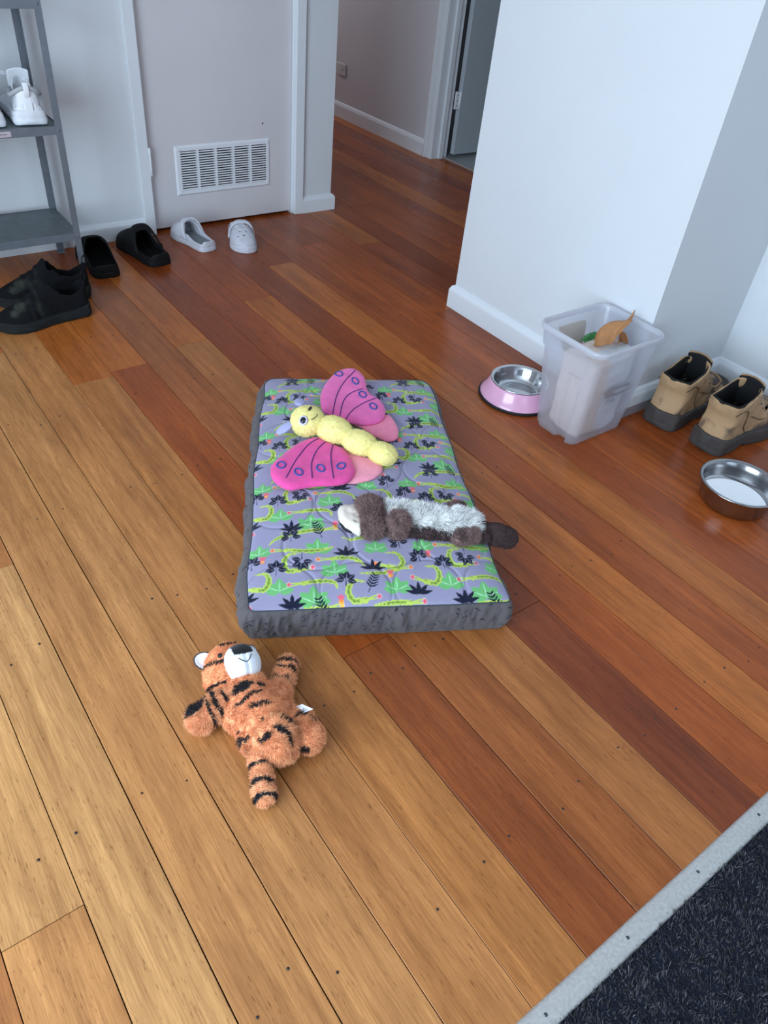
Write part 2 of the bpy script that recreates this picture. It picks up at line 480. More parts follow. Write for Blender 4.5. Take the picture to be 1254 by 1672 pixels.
for k in range(-14, 34):
    xs0 = X0 + k * PITCH; xc = xs0 + PITCH / 2
    if xs0 < -1.93 or xs0 > 3.52: continue
    js = joints.get(k, sorted(rng.uniform(0.8, 5.0, 2)))
    ys = [0.112] + list(js) + [6.2]
    for q in range(len(ys) - 1):
        y0, y1 = ys[q], ys[q + 1]
        V, F = plank_mesh(PITCH - 2 * GAP * rng.uniform(0.3, 1.0), y1 - y0 - GAP)
        p = mk('plank', V, F, M_WOOD, floor, smooth=False)
        p.location = (xc, (y0 + y1) / 2, rng.uniform(-0.0005, 0.0002))
        c = tints.get((k, q))
        if c is None:
            base = [MID, (174, 114, 62), MID, RED][int(rng.integers(0, 4))] if k < 9 else [MID, RED, RED, (152, 90, 50)][int(rng.integers(0, 4))]
            c = tuple(np.array(base) * rng.uniform(0.94, 1.06))
        lc = lin(c); tn = (0.87, 0.75, 0.74) if k <= 3 and y0 < 1.6 else ((0.70, 0.48, 0.41) if k <= 8 and q == 0 else (0.93, 0.61, 0.39)); p.color = (lc[0] * tn[0], lc[1] * tn[1], lc[2] * tn[2], 1)  # tint by region: window-side planks paler, light falloff partly put in the colour
    # pairs of nail heads on each joist
    if -2 <= k <= 18:
        for yj in np.arange(0.35, 3.5, 0.45):
            for sx in (-0.035, 0.033):
                if rng.random() < 0.75:
                    xx = xc + sx + rng.normal(0, 0.006); yy = yj + rng.normal(0, 0.018); r = rng.uniform(0.0022, 0.0032)
                    nail_parts.append(lathe([(0.0001, 0.00055), (r, 0.0005), (r * 1.05, -0.002)], 8, (xx, yy, 0)))
Vn, Fn = joinm(nail_parts)
mk('nail', Vn, Fn, M_NAIL, floor)['kind'] = 'stuff'

# metal edge strip and carpet
prof = [(0.1130, -0.003), (0.1130, 0.0012), (0.1085, 0.0042), (0.102, 0.0058), (0.093, 0.0060), (0.084, 0.0054), (0.077, 0.0036), (0.0725, 0.0010), (0.0725, -0.003)]
nx = 60; xsr = np.linspace(-1.9, 2.62, nx)
V = np.array([(x, y, z) for x in xsr for (y, z) in prof]); n = len(prof)
i, j = np.meshgrid(np.arange(nx - 1), np.arange(n - 1), indexing='ij')
F = np.stack([i * n + j, i * n + j + 1, (i + 1) * n + j + 1, (i + 1) * n + j], -1).reshape(-1, 4)
strip = mk('trim_1', V, F, M_ALU); struct(strip)
for k in range(-4, 9):
    x = 0.547 + k * 0.206
    V, F = lathe([(0.0001, 0.0072), (0.002, 0.0071), (0.0032, 0.0064), (0.0036, 0.0052)], 12, (x, 0.0935, 0))
    mk('screw', V, F, M_STEELSCREW, strip)
carpet_floor = struct(box('floor_carpet', -1.95, 2.70, -3.4, 0.0735, -0.03, -0.004, M_CARPET2))
g = np.random.default_rng(3)
n = 52000
px_ = g.uniform(0.40, 1.62, n); py_ = g.uniform(-0.42, 0.0745, n)
rowp = 0.0065                                                     # loops stand in rows
px_ = np.round(px_ / rowp) * rowp + g.normal(0, 0.0012, n)
ln = g.uniform(0.007, 0.0125, n)
dirx = 0.5 * vnoise(np.stack([px_, py_, 0 * px_], -1), 0.02, 3) + g.normal(0, 0.35, n); diry = 0.3 + 0.5 * vnoise(np.stack([px_, py_, 0 * px_], -1), 0.015, 5) + g.normal(0, 0.35, n)
w = 0.0016
b = np.stack([px_, py_, np.full(n, -0.005)], -1); an = g.uniform(0, PI, n); sd = np.stack([np.cos(an), np.sin(an), 0 * an], -1)
mid = b + np.stack([dirx * ln * 0.35, diry * ln * 0.35, ln * 0.6], -1); tip = b + np.stack([dirx * ln * 0.9, diry * ln * 0.9, ln], -1)
BV = np.stack([b - sd * w / 2, b + sd * w / 2, mid + sd * w / 2, mid - sd * w / 2, tip], 1).reshape(-1, 3)
o5 = 5 * np.arange(n)[:, None]
FQ = o5 + np.array([[0, 1, 2, 3]]); FT = o5 + np.array([[3, 2, 4]])
sh = g.choice([0.45, 0.8, 1.0, 1.35, 2.3], n, p=[.25, .3, .25, .15, .05])[:, None]
cc = la((78, 76, 80))[None] * sh
mk('carpet', BV, [FQ, FT], M_CARPET, None, col=np.repeat(cc, 5, 0))
bpy.data.objects['carpet']['kind'] = 'stuff'
tag(bpy.data.objects['carpet'], 'dark charcoal carpet pile beyond the metal edge strip', 'carpet')

ZC = 2.42
YW = 3.447           # face of the wall with the closet door
XBK = 2.126          # face of the right wall block
# wall_back: pieces around the closet door
wb = []
for a in ((-1.95, 1.288, YW, YW + 0.10, 0, ZC), (2.085, 2.292, YW, YW + 0.10, 0, ZC), (1.288, 2.085, YW, YW + 0.10, 2.06, ZC)):
    wb.append(boxv(*a))
V, F = joinm(wb); wall_back = struct(mk('wall_back', V, F, M_WALL, smooth=False))
V, F = boxv(2.192, 2.292, YW + 0.10, 6.2, 0, ZC); struct(mk('wall_hall_left', V, F, M_HALL, smooth=False))
# right block
struct(box('wall_right', XBK, 2.672, 1.263, 2.214, 0, ZC, M_WALL))
struct(box('wall_right_inner', 2.672, 2.80, -3.4, 2.214, 0, ZC, M_WALL))
struct(box('wall_corridor', 2.80, 3.55, 2.05, 2.214, 0, ZC, M_HALL))
# hall wall with door opening Y 3.22..4.02
XH = 3.445
V, F = joinm([boxv(XH, XH + 0.11, 4.02, 6.2, 0, ZC), boxv(XH, XH + 0.11, 2.214, 3.22, 0, ZC), boxv(XH, XH + 0.11, 3.22, 4.02, 2.06, ZC)])
struct(mk('wall_hall', V, F, M_HALL, smooth=False))
V, F = joinm([boxv(2.2, 2.44, 6.2, 6.3, 0, ZC), boxv(3.28, 3.6, 6.2, 6.3, 0, ZC), boxv(2.44, 3.28, 6.2, 6.3, 2.07, ZC), boxv(2.44, 3.28, 6.2, 6.3, 0, 0.93)])  # end wall, with an opening made for the added window
struct(mk('wall_hall_end', V, F, M_HALL, smooth=False))
wf = [boxv(x - 0.02, x + 0.02, 6.19, 6.22, 0.93, 2.07) for x in (2.46, 2.86, 3.26)] + [boxv(2.44, 3.28, 6.19, 6.22, z - 0.02, z + 0.02) for z in (0.95, 2.05)]
V, F = joinm(wf); struct(mk('added_hall_window', V, F, M_TRIM, smooth=False))  # frame of the unseen window added for the hall fill light
# room beyond the hall door
struct(box('floor_tiled', XH + 0.112, 4.6, 2.6, 4.6, -0.03, 0.004, M_TILE))
V, F = joinm([boxv(4.6, 4.7, 2.6, 4.7, 0, ZC), boxv(XH + .11, 4.7, 4.6, 4.7, 0, ZC), boxv(XH + .11, 4.7, 2.5, 2.6, 0, ZC)])
struct(mk('wall_bathroom', V, F, M_HALL, smooth=False))
# closet shell behind the louvred door
V, F = joinm([boxv(1.15, 1.19, YW + .1, 4.2, 0, ZC), boxv(1.19, 2.19, 4.16, 4.2, 0, ZC)])
struct(mk('wall_closet', V, F, M_HALL, smooth=False))
# left wall with glazed opening, wall behind with window
V, F = joinm([boxv(-1.95, -1.83, 1.65, YW, 0, ZC), boxv(-1.95, -1.83, -3.4, -0.95, 0, ZC), boxv(-1.95, -1.83, -0.95, 1.65, 2.24, ZC), boxv(-1.95, -1.83, -0.95, 1.65, 0, 0.18)])
struct(mk('wall_left', V, F, M_WALL, smooth=False))
V, F = joinm([boxv(-1.95, -0.55, -3.4, -3.3, 0, ZC), boxv(1.75, 2.80, -3.4, -3.3, 0, ZC), boxv(-0.55, 1.75, -3.4, -3.3, 2.14, ZC), boxv(-0.55, 1.75, -3.4, -3.3, 0, 0.76)])
struct(mk('wall_behind', V, F, M_WALL, smooth=False))
struct(box('ceiling', -1.95, 4.7, -3.4, 6.3, ZC, ZC + 0.1, M_CEIL))
wf = [boxv(-1.885, -1.845, y - 0.03, y + 0.03, 0.18, 2.24) for y in (-0.92, 0.35, 1.62)] + [boxv(-1.885, -1.845, -0.95, 1.65, z - 0.03, z + 0.03) for z in (0.21, 2.21)]
V, F = joinm(wf); struct(mk('window_1', V, F, M_TRIM, smooth=False))
wf = [boxv(x - 0.03, x + 0.03, -3.345, -3.305, 0.76, 2.14) for x in (-0.52, 0.6, 1.72)] + [boxv(-0.55, 1.75, -3.345, -3.305, z - 0.03, z + 0.03) for z in (0.79, 2.11)]
V, F = joinm(wf); struct(mk('window_2', V, F, M_TRIM, smooth=False))


# skirting boards: profile (outwards, height) swept along a line of corners
SK = [(0.0, 0.098), (0.010, 0.092), (0.017, 0.078), (0.018, 0.072), (0.018, 0.0)]


def skirting(name, pts, inward, prof=SK, mat=M_TRIM):
    """pts: polyline on the wall face; inward: outward-offset function index -> mitre offset vectors"""
    m = len(prof); V = []
    for p, o in zip(pts, inward):
        for d, z in prof: V.append((p[0] + o[0] * d, p[1] + o[1] * d, z))
    V = np.array(V); k = len(pts)
    i, j = np.meshgrid(np.arange(k - 1), np.arange(m - 1), indexing='ij')
    F = np.stack([i * m + j, i * m + j + 1, (i + 1) * m + j + 1, (i + 1) * m + j], -1).reshape(-1, 4)
    o = mk(name, V, F, mat, smooth=False); struct(o)
    return o


SKB = [(d, z * 0.82) for d, z in SK]
skirting('baseboard_back', [(-1.83, YW), (1.262, YW)], [(0, -1), (0, -1)], SKB)
skirting('baseboard_end', [(2.11, YW), (2.292, YW), (2.292, 6.2)], [(0, -1), (1, -1), (1, 0)], SKB)
bbr = skirting('baseboard_right', [(2.45, 2.214), (XBK, 2.214), (XBK, 1.263), (2.672, 1.263)], [(0, 1), (-1, 1), (-1, -1), (0, -1)])
skirting('baseboard_inner', [(2.672, 1.263), (2.672, -3.3)], [(-1, -1), (-1, 0)])
skirting('baseboard_hall', [(XH, 6.2), (XH, 4.085)], [(-1, 0), (-1, 0)])
M_PLINTH = pmat('plinth_grey', (150, 140, 146), 0.5)
box('plinth_strip', XBK - 0.0195, 2.654, 1.2435, 1.262, 0.0, 0.036, M_PLINTH, bbr)

# ---------------------------------------------------------------- closet door with louvred vent
YD = 3.466
trim = lambda n_, *a, **k: struct(box(n_, *a, M_TRIM, bevel=k.get('b', 0.003)))
trim('trim_2', 1.262, 1.312, YW - 0.016, YW + 0.02, 0, 2.10)
trim('trim_3', 2.063, 2.112, YW - 0.018, YW + 0.02, 0, 2.10)
trim('trim_4', 1.262, 2.112, YW - 0.016, YW + 0.02, 2.10, 2.15)
struct(box('trim_5', 2.058, 2.087, YD - 0.004, YW + 0.10, 0, 2.06, M_TRIM))
struct(box('trim_6', 1.286, 1.314, YD - 0.004, YW + 0.10, 0, 2.06, M_TRIM))
d1 = bpy.data.objects.new('door_1', None); COL.objects.link(d1); d1.location = (1.68, YD, 0); struct(d1)
DO = (1.68, YD, 0)
# leaf with an opening for the vent
vx0, vx1, vz0, vz1 = 1.470, 1.915, 0.176, 0.348
V, F = joinm([boxv(1.316, 2.056, YD, YD + 0.035, vz1, 2.05), boxv(1.316, 2.056, YD, YD + 0.035, 0.014, vz0), boxv(1.316, vx0, YD, YD + 0.035, vz0, vz1), boxv(vx1, 2.056, YD, YD + 0.035, vz0, vz1)])
mk('door_leaf', V, F, M_DOOR, d1, smooth=False, org=DO)
gx0, gx1, gz0, gz1 = 1.443, 1.936, 0.151, 0.371
# frame of the grille: bevelled border + four mullions
fr = []
t0, t1 = YD - 0.007, YD
def bev_rect(x0, x1, z0, z1, ix0, ix1, iz0, iz1, yo, yi):
    P = [(x0, yo, z0), (x1, yo, z0), (x1, yo, z1), (x0, yo, z1)]
    b_ = 0.008
    Q = [(x0 + b_, yi, z0 + b_), (x1 - b_, yi, z0 + b_), (x1 - b_, yi, z1 - b_), (x0 + b_, yi, z1 - b_)]
    I = [(ix0, yi, iz0), (ix1, yi, iz0), (ix1, yi, iz1), (ix0, yi, iz1)]
    J = [(ix0, yo + 0.02, iz0), (ix1, yo + 0.02, iz0), (ix1, yo + 0.02, iz1), (ix0, yo + 0.02, iz1)]
    V = np.array(P + Q + I + J); F = []
    for a in range(4):
        b2 = (a + 1) % 4
        for s in (0, 4, 8): F.append((s + a, s + b2, s + 4 + b2, s + 4 + a))
    return V, np.array(F)
fr.append(bev_rect(gx0, gx1, gz0, gz1, vx0, vx1, vz0, vz1, YD, YD - 0.007))
cw = (vx1 - vx0 - 4 * 0.010) / 5
for k in range(4):
    xm = vx0 + (k + 1) * cw + k * 0.010
    fr.append(boxv(xm, xm + 0.010, YD - 0.0068, YD + 0.012, vz0, vz1))
V, F = joinm(fr)
grille = mk('vent_grille', V, F, M_VENT, d1, smooth=False, org=DO)
grille['label'] = 'white louvred vent grille low on the door'
box('vent_shade_sheet', vx0, vx1, YD + 0.026, YD + 0.03, vz0, vz1, M_DARK, grille, org=DO)  # near-black sheet, stands in for the shade behind the louvres
NS = 16; ps = (vz1 - vz0) / NS
sv = np.array([(0, -0.0060, 0), (cw, -0.0060, 0), (cw, -0.0040, 0), (0, -0.0040, 0), (0, -0.0060, ps * 0.52), (cw, -0.0060, ps * 0.52), (cw, -0.0040, ps * 0.52), (0, -0.0040, ps * 0.52)])
sf = np.array([(0, 3, 2, 1), (4, 5, 6, 7), (0, 1, 5, 4), (1, 2, 6, 5), (2, 3, 7, 6), (3, 0, 4, 7)])
# louvre blades: front edge low so that the dark gap shows above each blade
slat_me = mesh_np('slat', sv, sf); slat_me.polygons.foreach_set('use_smooth', np.zeros(len(sf), bool)); slat_me.materials.append(M_VENT)
for c_ in range(5):
    for r_ in range(NS):
        o = bpy.data.objects.new('slat', slat_me); COL.objects.link(o); o.parent = grille
        o.location = (vx0 + c_ * (cw + 0.010) - DO[0], 0.0, vz0 + r_ * ps + 0.001)
for sx in (gx0 + 0.018, gx1 - 0.018):
    for sz in (gz0 + 0.018, gz1 - 0.018):
        V, F = lathe([(0.0001, 0.003), (0.004, 0.0025), (0.0055, 0.0)], 10)
        V = np.stack([V[:, 0] + sx, YD - 0.007 - V[:, 2], V[:, 1] + sz], -1)
        mk('screw', V, F[:, ::-1], M_VENT, grille, org=DO)
V, F = joinm([lathe([(0.0001, 0.06), (0.0065, 0.058), (0.0065, 0.022), (0.006, 0.02), (0.0065, 0.018), (0.0065, -0.018), (0.006, -0.02), (0.0065, -0.022), (0.0065, -0.058), (0.0001, -0.06)], 12, (1.3165, YW - 0.012, 0.322))])
mk('hinge', V, F, M_TRIM, d1, org=DO)
V, F = lathe([(0.0001, 0.001), (0.0035, 0.0005), (0.004, 0)], 10); V = np.stack([V[:, 0] + 1.900, YD - 0.001 - V[:, 2], V[:, 1] + 0.438], -1)
mk('screw_hole', V, F[:, ::-1], M_DARK, d1, org=DO)

# ---------------------------------------------------------------- hall door, frame and outlet
V, F = joinm([boxv(XH - 0.016, XH, 4.020, 4.085, 0, 2.1), boxv(XH - 0.024, XH, 4.058, 4.078, 0, 2.1), boxv(XH - 0.016, XH, 3.155, 3.22, 0, 2.1), boxv(XH - 0.016, XH, 3.155, 4.085, 2.06, 2.12)])
struct(mk('trim_7', V, F, M_TRIM, smooth=False, bevel=0.004))
V, F = joinm([boxv(XH - 0.008, XH + 0.125, 4.003, 4.022, 0, 2.06), boxv(XH + 0.05, XH + 0.085, 3.99, 4.004, 0, 2.06), boxv(XH - 0.008, XH + 0.125, 3.218, 3.237, 0, 2.06)])
struct(mk('trim_8', V, F, M_TRIM, smooth=False, bevel=0.002))
struct(box('trim_9', XH + 0.095, XH + 0.125, 3.237, 4.003, 0.0, 0.009, M_ALU, bevel=0.002))
d2 = bpy.data.objects.new('door_2', None); COL.objects.link(d2); D2 = (3.58, 3.99, 0); d2.location = D2; struct(d2)
box('door_leaf', 3.586, 4.33, 3.952, 3.988, 0.030, 2.05, pmat('grey_door_paint', (176, 184, 190), 0.45), d2, org=D2, bevel=0.002)
hv = [boxv(3.552, 3.584, 3.962, 3.975, 0.30, 0.40)]
V, F = joinm(hv); hg = mk('hinge', V, F, M_TRIM, d2, smooth=False, org=D2, bevel=0.001)
V, F = lathe([(0.0001, 0.052), (0.006, 0.05), (0.006, -0.05), (0.0001, -0.052)], 10, (3.584, 3.958, 0.35)); mk('hinge_pin', V, F, M_VENT, hg, org=D2)
for z in (0.32, 0.35, 0.38):
    V, F = lathe([(0.0001, 0.001), (0.004, 0.0)], 8); V = np.stack([V[:, 0] + 3.566, 3.9615 - V[:, 2], V[:, 1] + z], -1); mk('screw', V, F[:, ::-1], M_DARK, hg, org=D2)
ot = thing('power_outlet', 'white power outlet low on the shaded hall wall', 'outlet', (XH, 5.10, 0.31))
OO = (XH, 5.10, 0.31)
box('face_plate', XH - 0.010, XH, 5.045, 5.16, 0.272, 0.348, M_PLAST, ot, org=OO, bevel=0.004)
box('switch', XH - 0.014, XH - 0.010, 5.060, 5.075, 0.322, 0.338, M_PLAST, ot, org=OO, bevel=0.001)
for dy, dz in ((0.0, 0.012), (0.014, 0.012), (0.007, -0.008)):
    box('socket_slot', XH - 0.0106, XH - 0.0099, 5.075 + dy, 5.078 + dy, 0.292 + dz, 0.302 + dz, M_DARK, ot, org=OO)

# ---------------------------------------------------------------- dog bed with printed top
BA = np.array([0.499, 1.04, 0.0]); BANG = math.radians(-28.48)
bed = thing('dog_bed', 'thick rectangular dog bed, grey sides, crocodile print top, on the floor', 'dog bed', tuple(BA), BANG)
BX0, BX1, BY0, BY1 = 0.012, 0.630, 0.004, 1.022
bux = np.array([math.cos(BANG), math.sin(BANG), 0]); buy = np.array([-bux[1], bux[0], 0])


def to_bed(p):
    d = np.asarray(p) - BA
    return np.array([d @ bux, d @ buy, p[2]])


def bed_z(x, y):
    """height of the bed's top (local bed coordinates)"""
    u = (x - BX0) / (BX1 - BX0) * 2 - 1; v = (y - BY0) / (BY1 - BY0) * 2 - 1
    e = np.clip((1 - np.abs(u) ** 3.5), 0, 1) ** 0.6 * np.clip((1 - np.abs(v) ** 7), 0, 1) ** 0.6
    z = 0.094 + 0.026 * e
    P = np.stack([x, y, 0 * x], -1)
    z = z + 0.005 * vnoise(P, 0.16, 2) * e + 0.0018 * vnoise(P, 0.05, 4)
    # quilting: overlapping rings pulled down
    q = 0.0
    for cx_, cy_, r_ in QR:
        d = np.abs(np.hypot(x - cx_, y - cy_) - r_); q = np.maximum(q, np.exp(-(d / 0.0045) ** 2))
    return z - 0.0034 * q * e


QR = [(0.09 + 0.175 * i_ + (0.088 if j_ % 2 else 0), 0.05 + 0.15 * j_, 0.085) for i_ in range(4) for j_ in range(7)]

# --- the printed cloth, drawn into a repeating tile
TW, TH = 0.41, 0.245
RES = 0.001
ty, tx = np.meshgrid((np.arange(int(TH / RES)) + .5) * RES, (np.arange(int(TW / RES)) + .5) * RES, indexing='ij')
tile = np.ones(tx.shape + (3,)) * la((152, 147, 174))
LAV, LIME, LIMED, GRN, GRNL, NAVY = la((152, 147, 174)), la((186, 206, 92)), la((92, 132, 52)), la((112, 184, 112)), la((168, 220, 176)), la((20, 25, 48))
PNK, ORG, YEL, CRM = la((232, 98, 120)), la((240, 132, 70)), la((236, 190, 80)), la((226, 214, 210))


def wrap(cx, cy):
    dx = (tx - cx + TW / 2) % TW - TW / 2; dy = (ty - cy + TH / 2) % TH - TH / 2
    return dx, dy


def ink(mask, c, a=1.0):
    m = np.clip(mask, 0, 1)[..., None] * a; tile[:] = tile * (1 - m) + c * m


def aa(d): return np.clip(0.5 - d / (1.2 * RES), 0, 1)


def seg(dx, dy, ax, ay, bx, by):
    ex, ey = bx - ax, by - ay; t = np.clip(((dx - ax) * ex + (dy - ay) * ey) / (ex * ex + ey * ey + 1e-12), 0, 1)
    return np.hypot(dx - ax - t * ex, dy - ay - t * ey), t


def leaf(cx, cy, ang, L_, Wd, c, vein=None, vw=0.0007):
    """a pointed leaf from (cx,cy) in direction ang"""
    dx, dy = wrap(cx, cy); u = dx * math.cos(ang) + dy * math.sin(ang); v = -dx * math.sin(ang) + dy * math.cos(ang)
    t = np.clip(u / L_, 0, 1); hw = Wd * np.sin(PI * t ** 0.8) ** 0.8
    d = np.where((u < 0) | (u > L_), 1.0, np.abs(v) - hw)
    ink(aa(d), c)
    if vein is not None:
        d2, _ = seg(dx, dy, 0.15 * L_ * math.cos(ang), 0.15 * L_ * math.sin(ang), 0.85 * L_ * math.cos(ang), 0.85 * L_ * math.sin(ang)); ink(aa(d2 - vw), vein)


def cluster(cx, cy, rot=0.0, s=1.0):
    for k, a in enumerate((-0.15, 0.75, PI / 2, PI - 0.75, PI + 0.15)):
        a2 = a + rot; leaf(cx + 0.004 * s * math.cos(a2), cy - 0.006 + 0.006 * s * math.sin(a2), a2, 0.019 * s, 0.0065 * s, NAVY, LAV, 0.0005)
    dx, dy = wrap(cx, cy); d, _ = seg(dx, dy, 0, 0, 0.006 * math.sin(rot), -0.022 * s * math.cos(rot)); ink(aa(d - 0.0009), NAVY)


def fan(cx, cy, s=1.0):
    for a in (0.25, 0.85, PI / 2, PI - 0.85, PI - 0.25): leaf(cx, cy - 0.012, a, 0.031 * s, 0.0048 * s, NAVY)


def palm(cx, cy, rot=0.4):
    dx, dy = wrap(cx, cy); ax, ay = math.cos(PI / 2 - rot), math.sin(PI / 2 - rot)
    d, _ = seg(dx, dy, -0.024 * ax, -0.024 * ay, 0.03 * ax, 0.03 * ay); ink(aa(d - 0.001), NAVY)
    for k in range(5):
        t = -0.010 + 0.009 * k
        for sgn in (-1, 1):
            a = PI / 2 - rot + sgn * 0.85; leaf(cx + t * ax, cy + t * ay, a, 0.021 - 0.0016 * k, 0.0024, NAVY)


def bush(cx, cy, s=1.0):
    for a, l_ in ((0.15, 0.038), (PI - 0.15, 0.038), (0.75, 0.042), (PI - 0.75, 0.042), (PI / 2, 0.046)):
        leaf(cx, cy - 0.018 * s, a, l_ * s, 0.0125 * s, GRN)
    for a, l_ in ((0.45, 0.034), (PI - 0.45, 0.034), (PI / 2, 0.038)): leaf(cx, cy - 0.016 * s, a, l_ * s, 0.0016 * s, GRNL)


def ball(cx, cy, c, r=0.0055):
    dx, dy = wrap(cx, cy); d = np.hypot(dx, dy * 0.85); ink(aa(d - r), c); ink(aa(np.abs(d - r) - 0.0008), CRM, 0.7)


def croc(pts, w, head_dir, ballc):
    """pts: spine from tail to head in tile metres"""
    P_ = bez([(a, b_, 0) for a, b_ in pts], 36)[:, :2]; m = len(P_)
    cx, cy = P_.mean(0); dx, dy = wrap(cx, cy); best = np.full(tx.shape, 1.0); tt = np.zeros(tx.shape)
    for k in range(m - 1):
        a = P_[k] - (cx, cy); b_ = P_[k + 1] - (cx, cy); f = (k + .5) / m
        d, _ = seg(dx, dy, a[0], a[1], b_[0], b_[1]); hw = w * min(1, 0.25 + 1.6 * f)
        sc = d - hw * 1.2; up = sc < best; best = np.where(up, sc, best); tt = np.where(up, f, tt)
    saw = 0.0008 * np.sign(np.sin(tt * 170))
    ink(aa(best + saw), LIME); ink(aa(best + w * 0.72 + saw) * (tt > 0.2) * (tt < 0.85), LIMED, 0.8)
    h = P_[-1]; hd = np.array(head_dir) / np.linalg.norm(head_dir); nrm = np.array([-hd[1], hd[0]])
    dx, dy = wrap(h[0], h[1]); L_ = 0.034
    for sg, of in ((1, 0.16), (-1, 0.12)):
        e = hd * L_ + nrm * sg * of * L_; d, t = seg(dx, dy, 0, 0, e[0], e[1]); ink(aa(d - (0.0028 - 0.0012 * t)), LIME)
    ey = nrm * (0.0035 if nrm[1] > 0 else -0.0035); d = np.hypot(dx - ey[0], dy - ey[1]); ink(aa(d - 0.0013), NAVY)
    d = np.hypot(dx - ey[0] - hd[0] * .004, dy - ey[1] - hd[1] * .004); ink(aa(d - 0.0011), NAVY)
    b2 = h + hd * L_ * 1.02; ball(b2[0], b2[1], ballc)


def pine(cx, cy, c=ORG):
    dx, dy = wrap(cx, cy); d = np.hypot(dx / 0.8, dy) - 0.0075; ink(aa(d), c)
    ink(aa(d) * (np.sin((dx + dy) * 1400) * np.sin((dx - dy) * 1400) > 0.25), YEL)
    for a in (0.9, PI / 2, PI - 0.9): leaf(cx, cy + 0.005, a, 0.014, 0.003, PNK)


for c_ in ((0.165, 0.035, 1.05), (0.218, 0.117, 0.95), (0.086, 0.068, 0.9), (0.180, 0.193, 0.95), (0.036, 0.188, 0.8), (0.364, 0.058, 0.9), (0.325, 0.185, 0.85)): bush(*c_)
croc([(0.222, 0.052), (0.214, 0.072), (0.18, 0.079), (0.143, 0.073)], 0.0052, (-1, -0.05), PNK)
croc([(0.222, 0.190), (0.19, 0.180), (0.15, 0.178), (0.103, 0.184)], 0.0052, (-1, 0.05), ORG)
croc([(0.292, 0.118), (0.28, 0.138), (0.25, 0.150), (0.214, 0.148)], 0.0050, (-1, 0.0), ORG)
croc([(0.058, 0.205), (0.075, 0.225), (0.10, 0.234), (0.136, 0.243)], 0.0048, (1, 0.15), ORG)
croc([(0.085, 0.001), (0.12, -0.002), (0.16, 0.002), (0.195, 0.004)], 0.0052, (1, 0.12), YEL)
croc([(0.24, 0.222), (0.27, 0.214), (0.31, 0.219), (0.345, 0.222)], 0.0048, (1, 0.05), PNK)
croc([(0.275, 0.095), (0.31, 0.094), (0.34, 0.098), (0.37, 0.106)], 0.0046, (1, 0.1), ORG)
croc([(0.302, 0.005), (0.33, 0.009), (0.36, 0.012), (0.39, 0.010)], 0.0048, (1, 0.08), PNK)
croc([(0.131, 0.170), (0.106, 0.166), (0.097, 0.140), (0.106, 0.115), (0.132, 0.115)], 0.0062, (1, 0.25), PNK)
croc([(0.288, 0.068), (0.262, 0.072), (0.246, 0.045), (0.256, 0.018), (0.284, 0.018)], 0.0062, (1, 0.25), PNK)
croc([(0.030, 0.112), (0.055, 0.108), (0.062, 0.085), (0.050, 0.062), (0.026, 0.066)], 0.0062, (-1, 0.4), PNK)
croc([(0.345, 0.160), (0.375, 0.158), (0.388, 0.132), (0.375, 0.112), (0.352, 0.116)], 0.0056, (-1, 0.3), ORG)
for a in ((0.079, 0.128, 0.0), (0.140, 0.150, 2.9), (0.020, 0.152, 0.3), (0.243, 0.083, -0.2), (0.113, 0.236, 0.1), (0.385, 0.200, 0.4)): cluster(*a, s=1.15)
for a in ((0.115, 0.021), (0.250, 0.172), (0.312, 0.120), (0.005, 0.044)): fan(*a, s=1.1)
palm(0.303, 0.062); palm(0.185, 0.030 + 0.215, -0.3)
pine(0.228, 0.018); pine(0.352, 0.088, ORG); pine(0.046, 0.150, PNK)


def print_col(x, y):
    iy = np.floor((y % TH) / RES).astype(int) % tile.shape[0]; ix = np.floor((x % TW) / RES).astype(int) % tile.shape[1]
    return tile[iy, ix]


# top panel: a fine grid with rounded plan corners
nu, nv = 400, 640
uu, vv = np.meshgrid(np.linspace(-1, 1, nu), np.linspace(-1, 1, nv), indexing='ij')
hx, hy = (BX1 - BX0) / 2, (BY1 - BY0) / 2; cr = 0.035


def rr_scale(u, v):
    """pull the corners of a rectangle into a rounded rectangle"""
    x, y = u * hx, v * hy
    cr = np.where(v > 0, 0.050, 0.014)
    ax, ay = np.abs(x) - (hx - cr), np.abs(y) - (hy - cr)
    m = (ax > 0) & (ay > 0); mx = np.maximum(ax, ay); l_ = np.hypot(ax, ay) + 1e-9
    k = np.where(m, mx / l_, 1.0)
    x2 = np.where(m, np.sign(x) * (hx - cr + ax * k), x); y2 = np.where(m, np.sign(y) * (hy - cr + ay * k), y)
    return x2, y2


gx, gy = rr_scale(uu, vv)
bx_, by_ = gx + (BX0 + BX1) / 2, gy + (BY0 + BY1) / 2
wob = 0.006 * vnoise(np.stack([bx_ * 0, by_, 0 * bx_], -1), 0.13, 9)
tap = lambda x, y: x + np.clip((BX1 - x) / (BX1 - BX0), 0, 1) * 0.050 * np.clip(y, 0, 1) ** 1.2 - np.clip((x - BX0) / (BX1 - BX0), 0, 1) * 0.020 * np.clip(y, 0, 1)
topx = tap(bx_, by_) + wob * np.abs(uu) ** 6
zt = bed_z(bx_, by_)
V = np.stack([topx, by_, zt], -1).reshape(-1, 3)
i, j = np.meshgrid(np.arange(nu - 1), np.arange(nv - 1), indexing='ij')
F = np.stack([i * nv + j, (i + 1) * nv + j, (i + 1) * nv + j + 1, i * nv + j + 1], -1).reshape(-1, 4)
C = print_col(bx_, by_).reshape(-1, 3)
q = np.zeros(len(C))
for cx_, cy_, r_ in QR: q = np.maximum(q, np.exp(-((np.hypot(bx_.ravel() - cx_, by_.ravel() - cy_) - r_) / 0.0010) ** 2))
C = C * (1 - 0.35 * q[:, None])                                  # the dark quilting thread
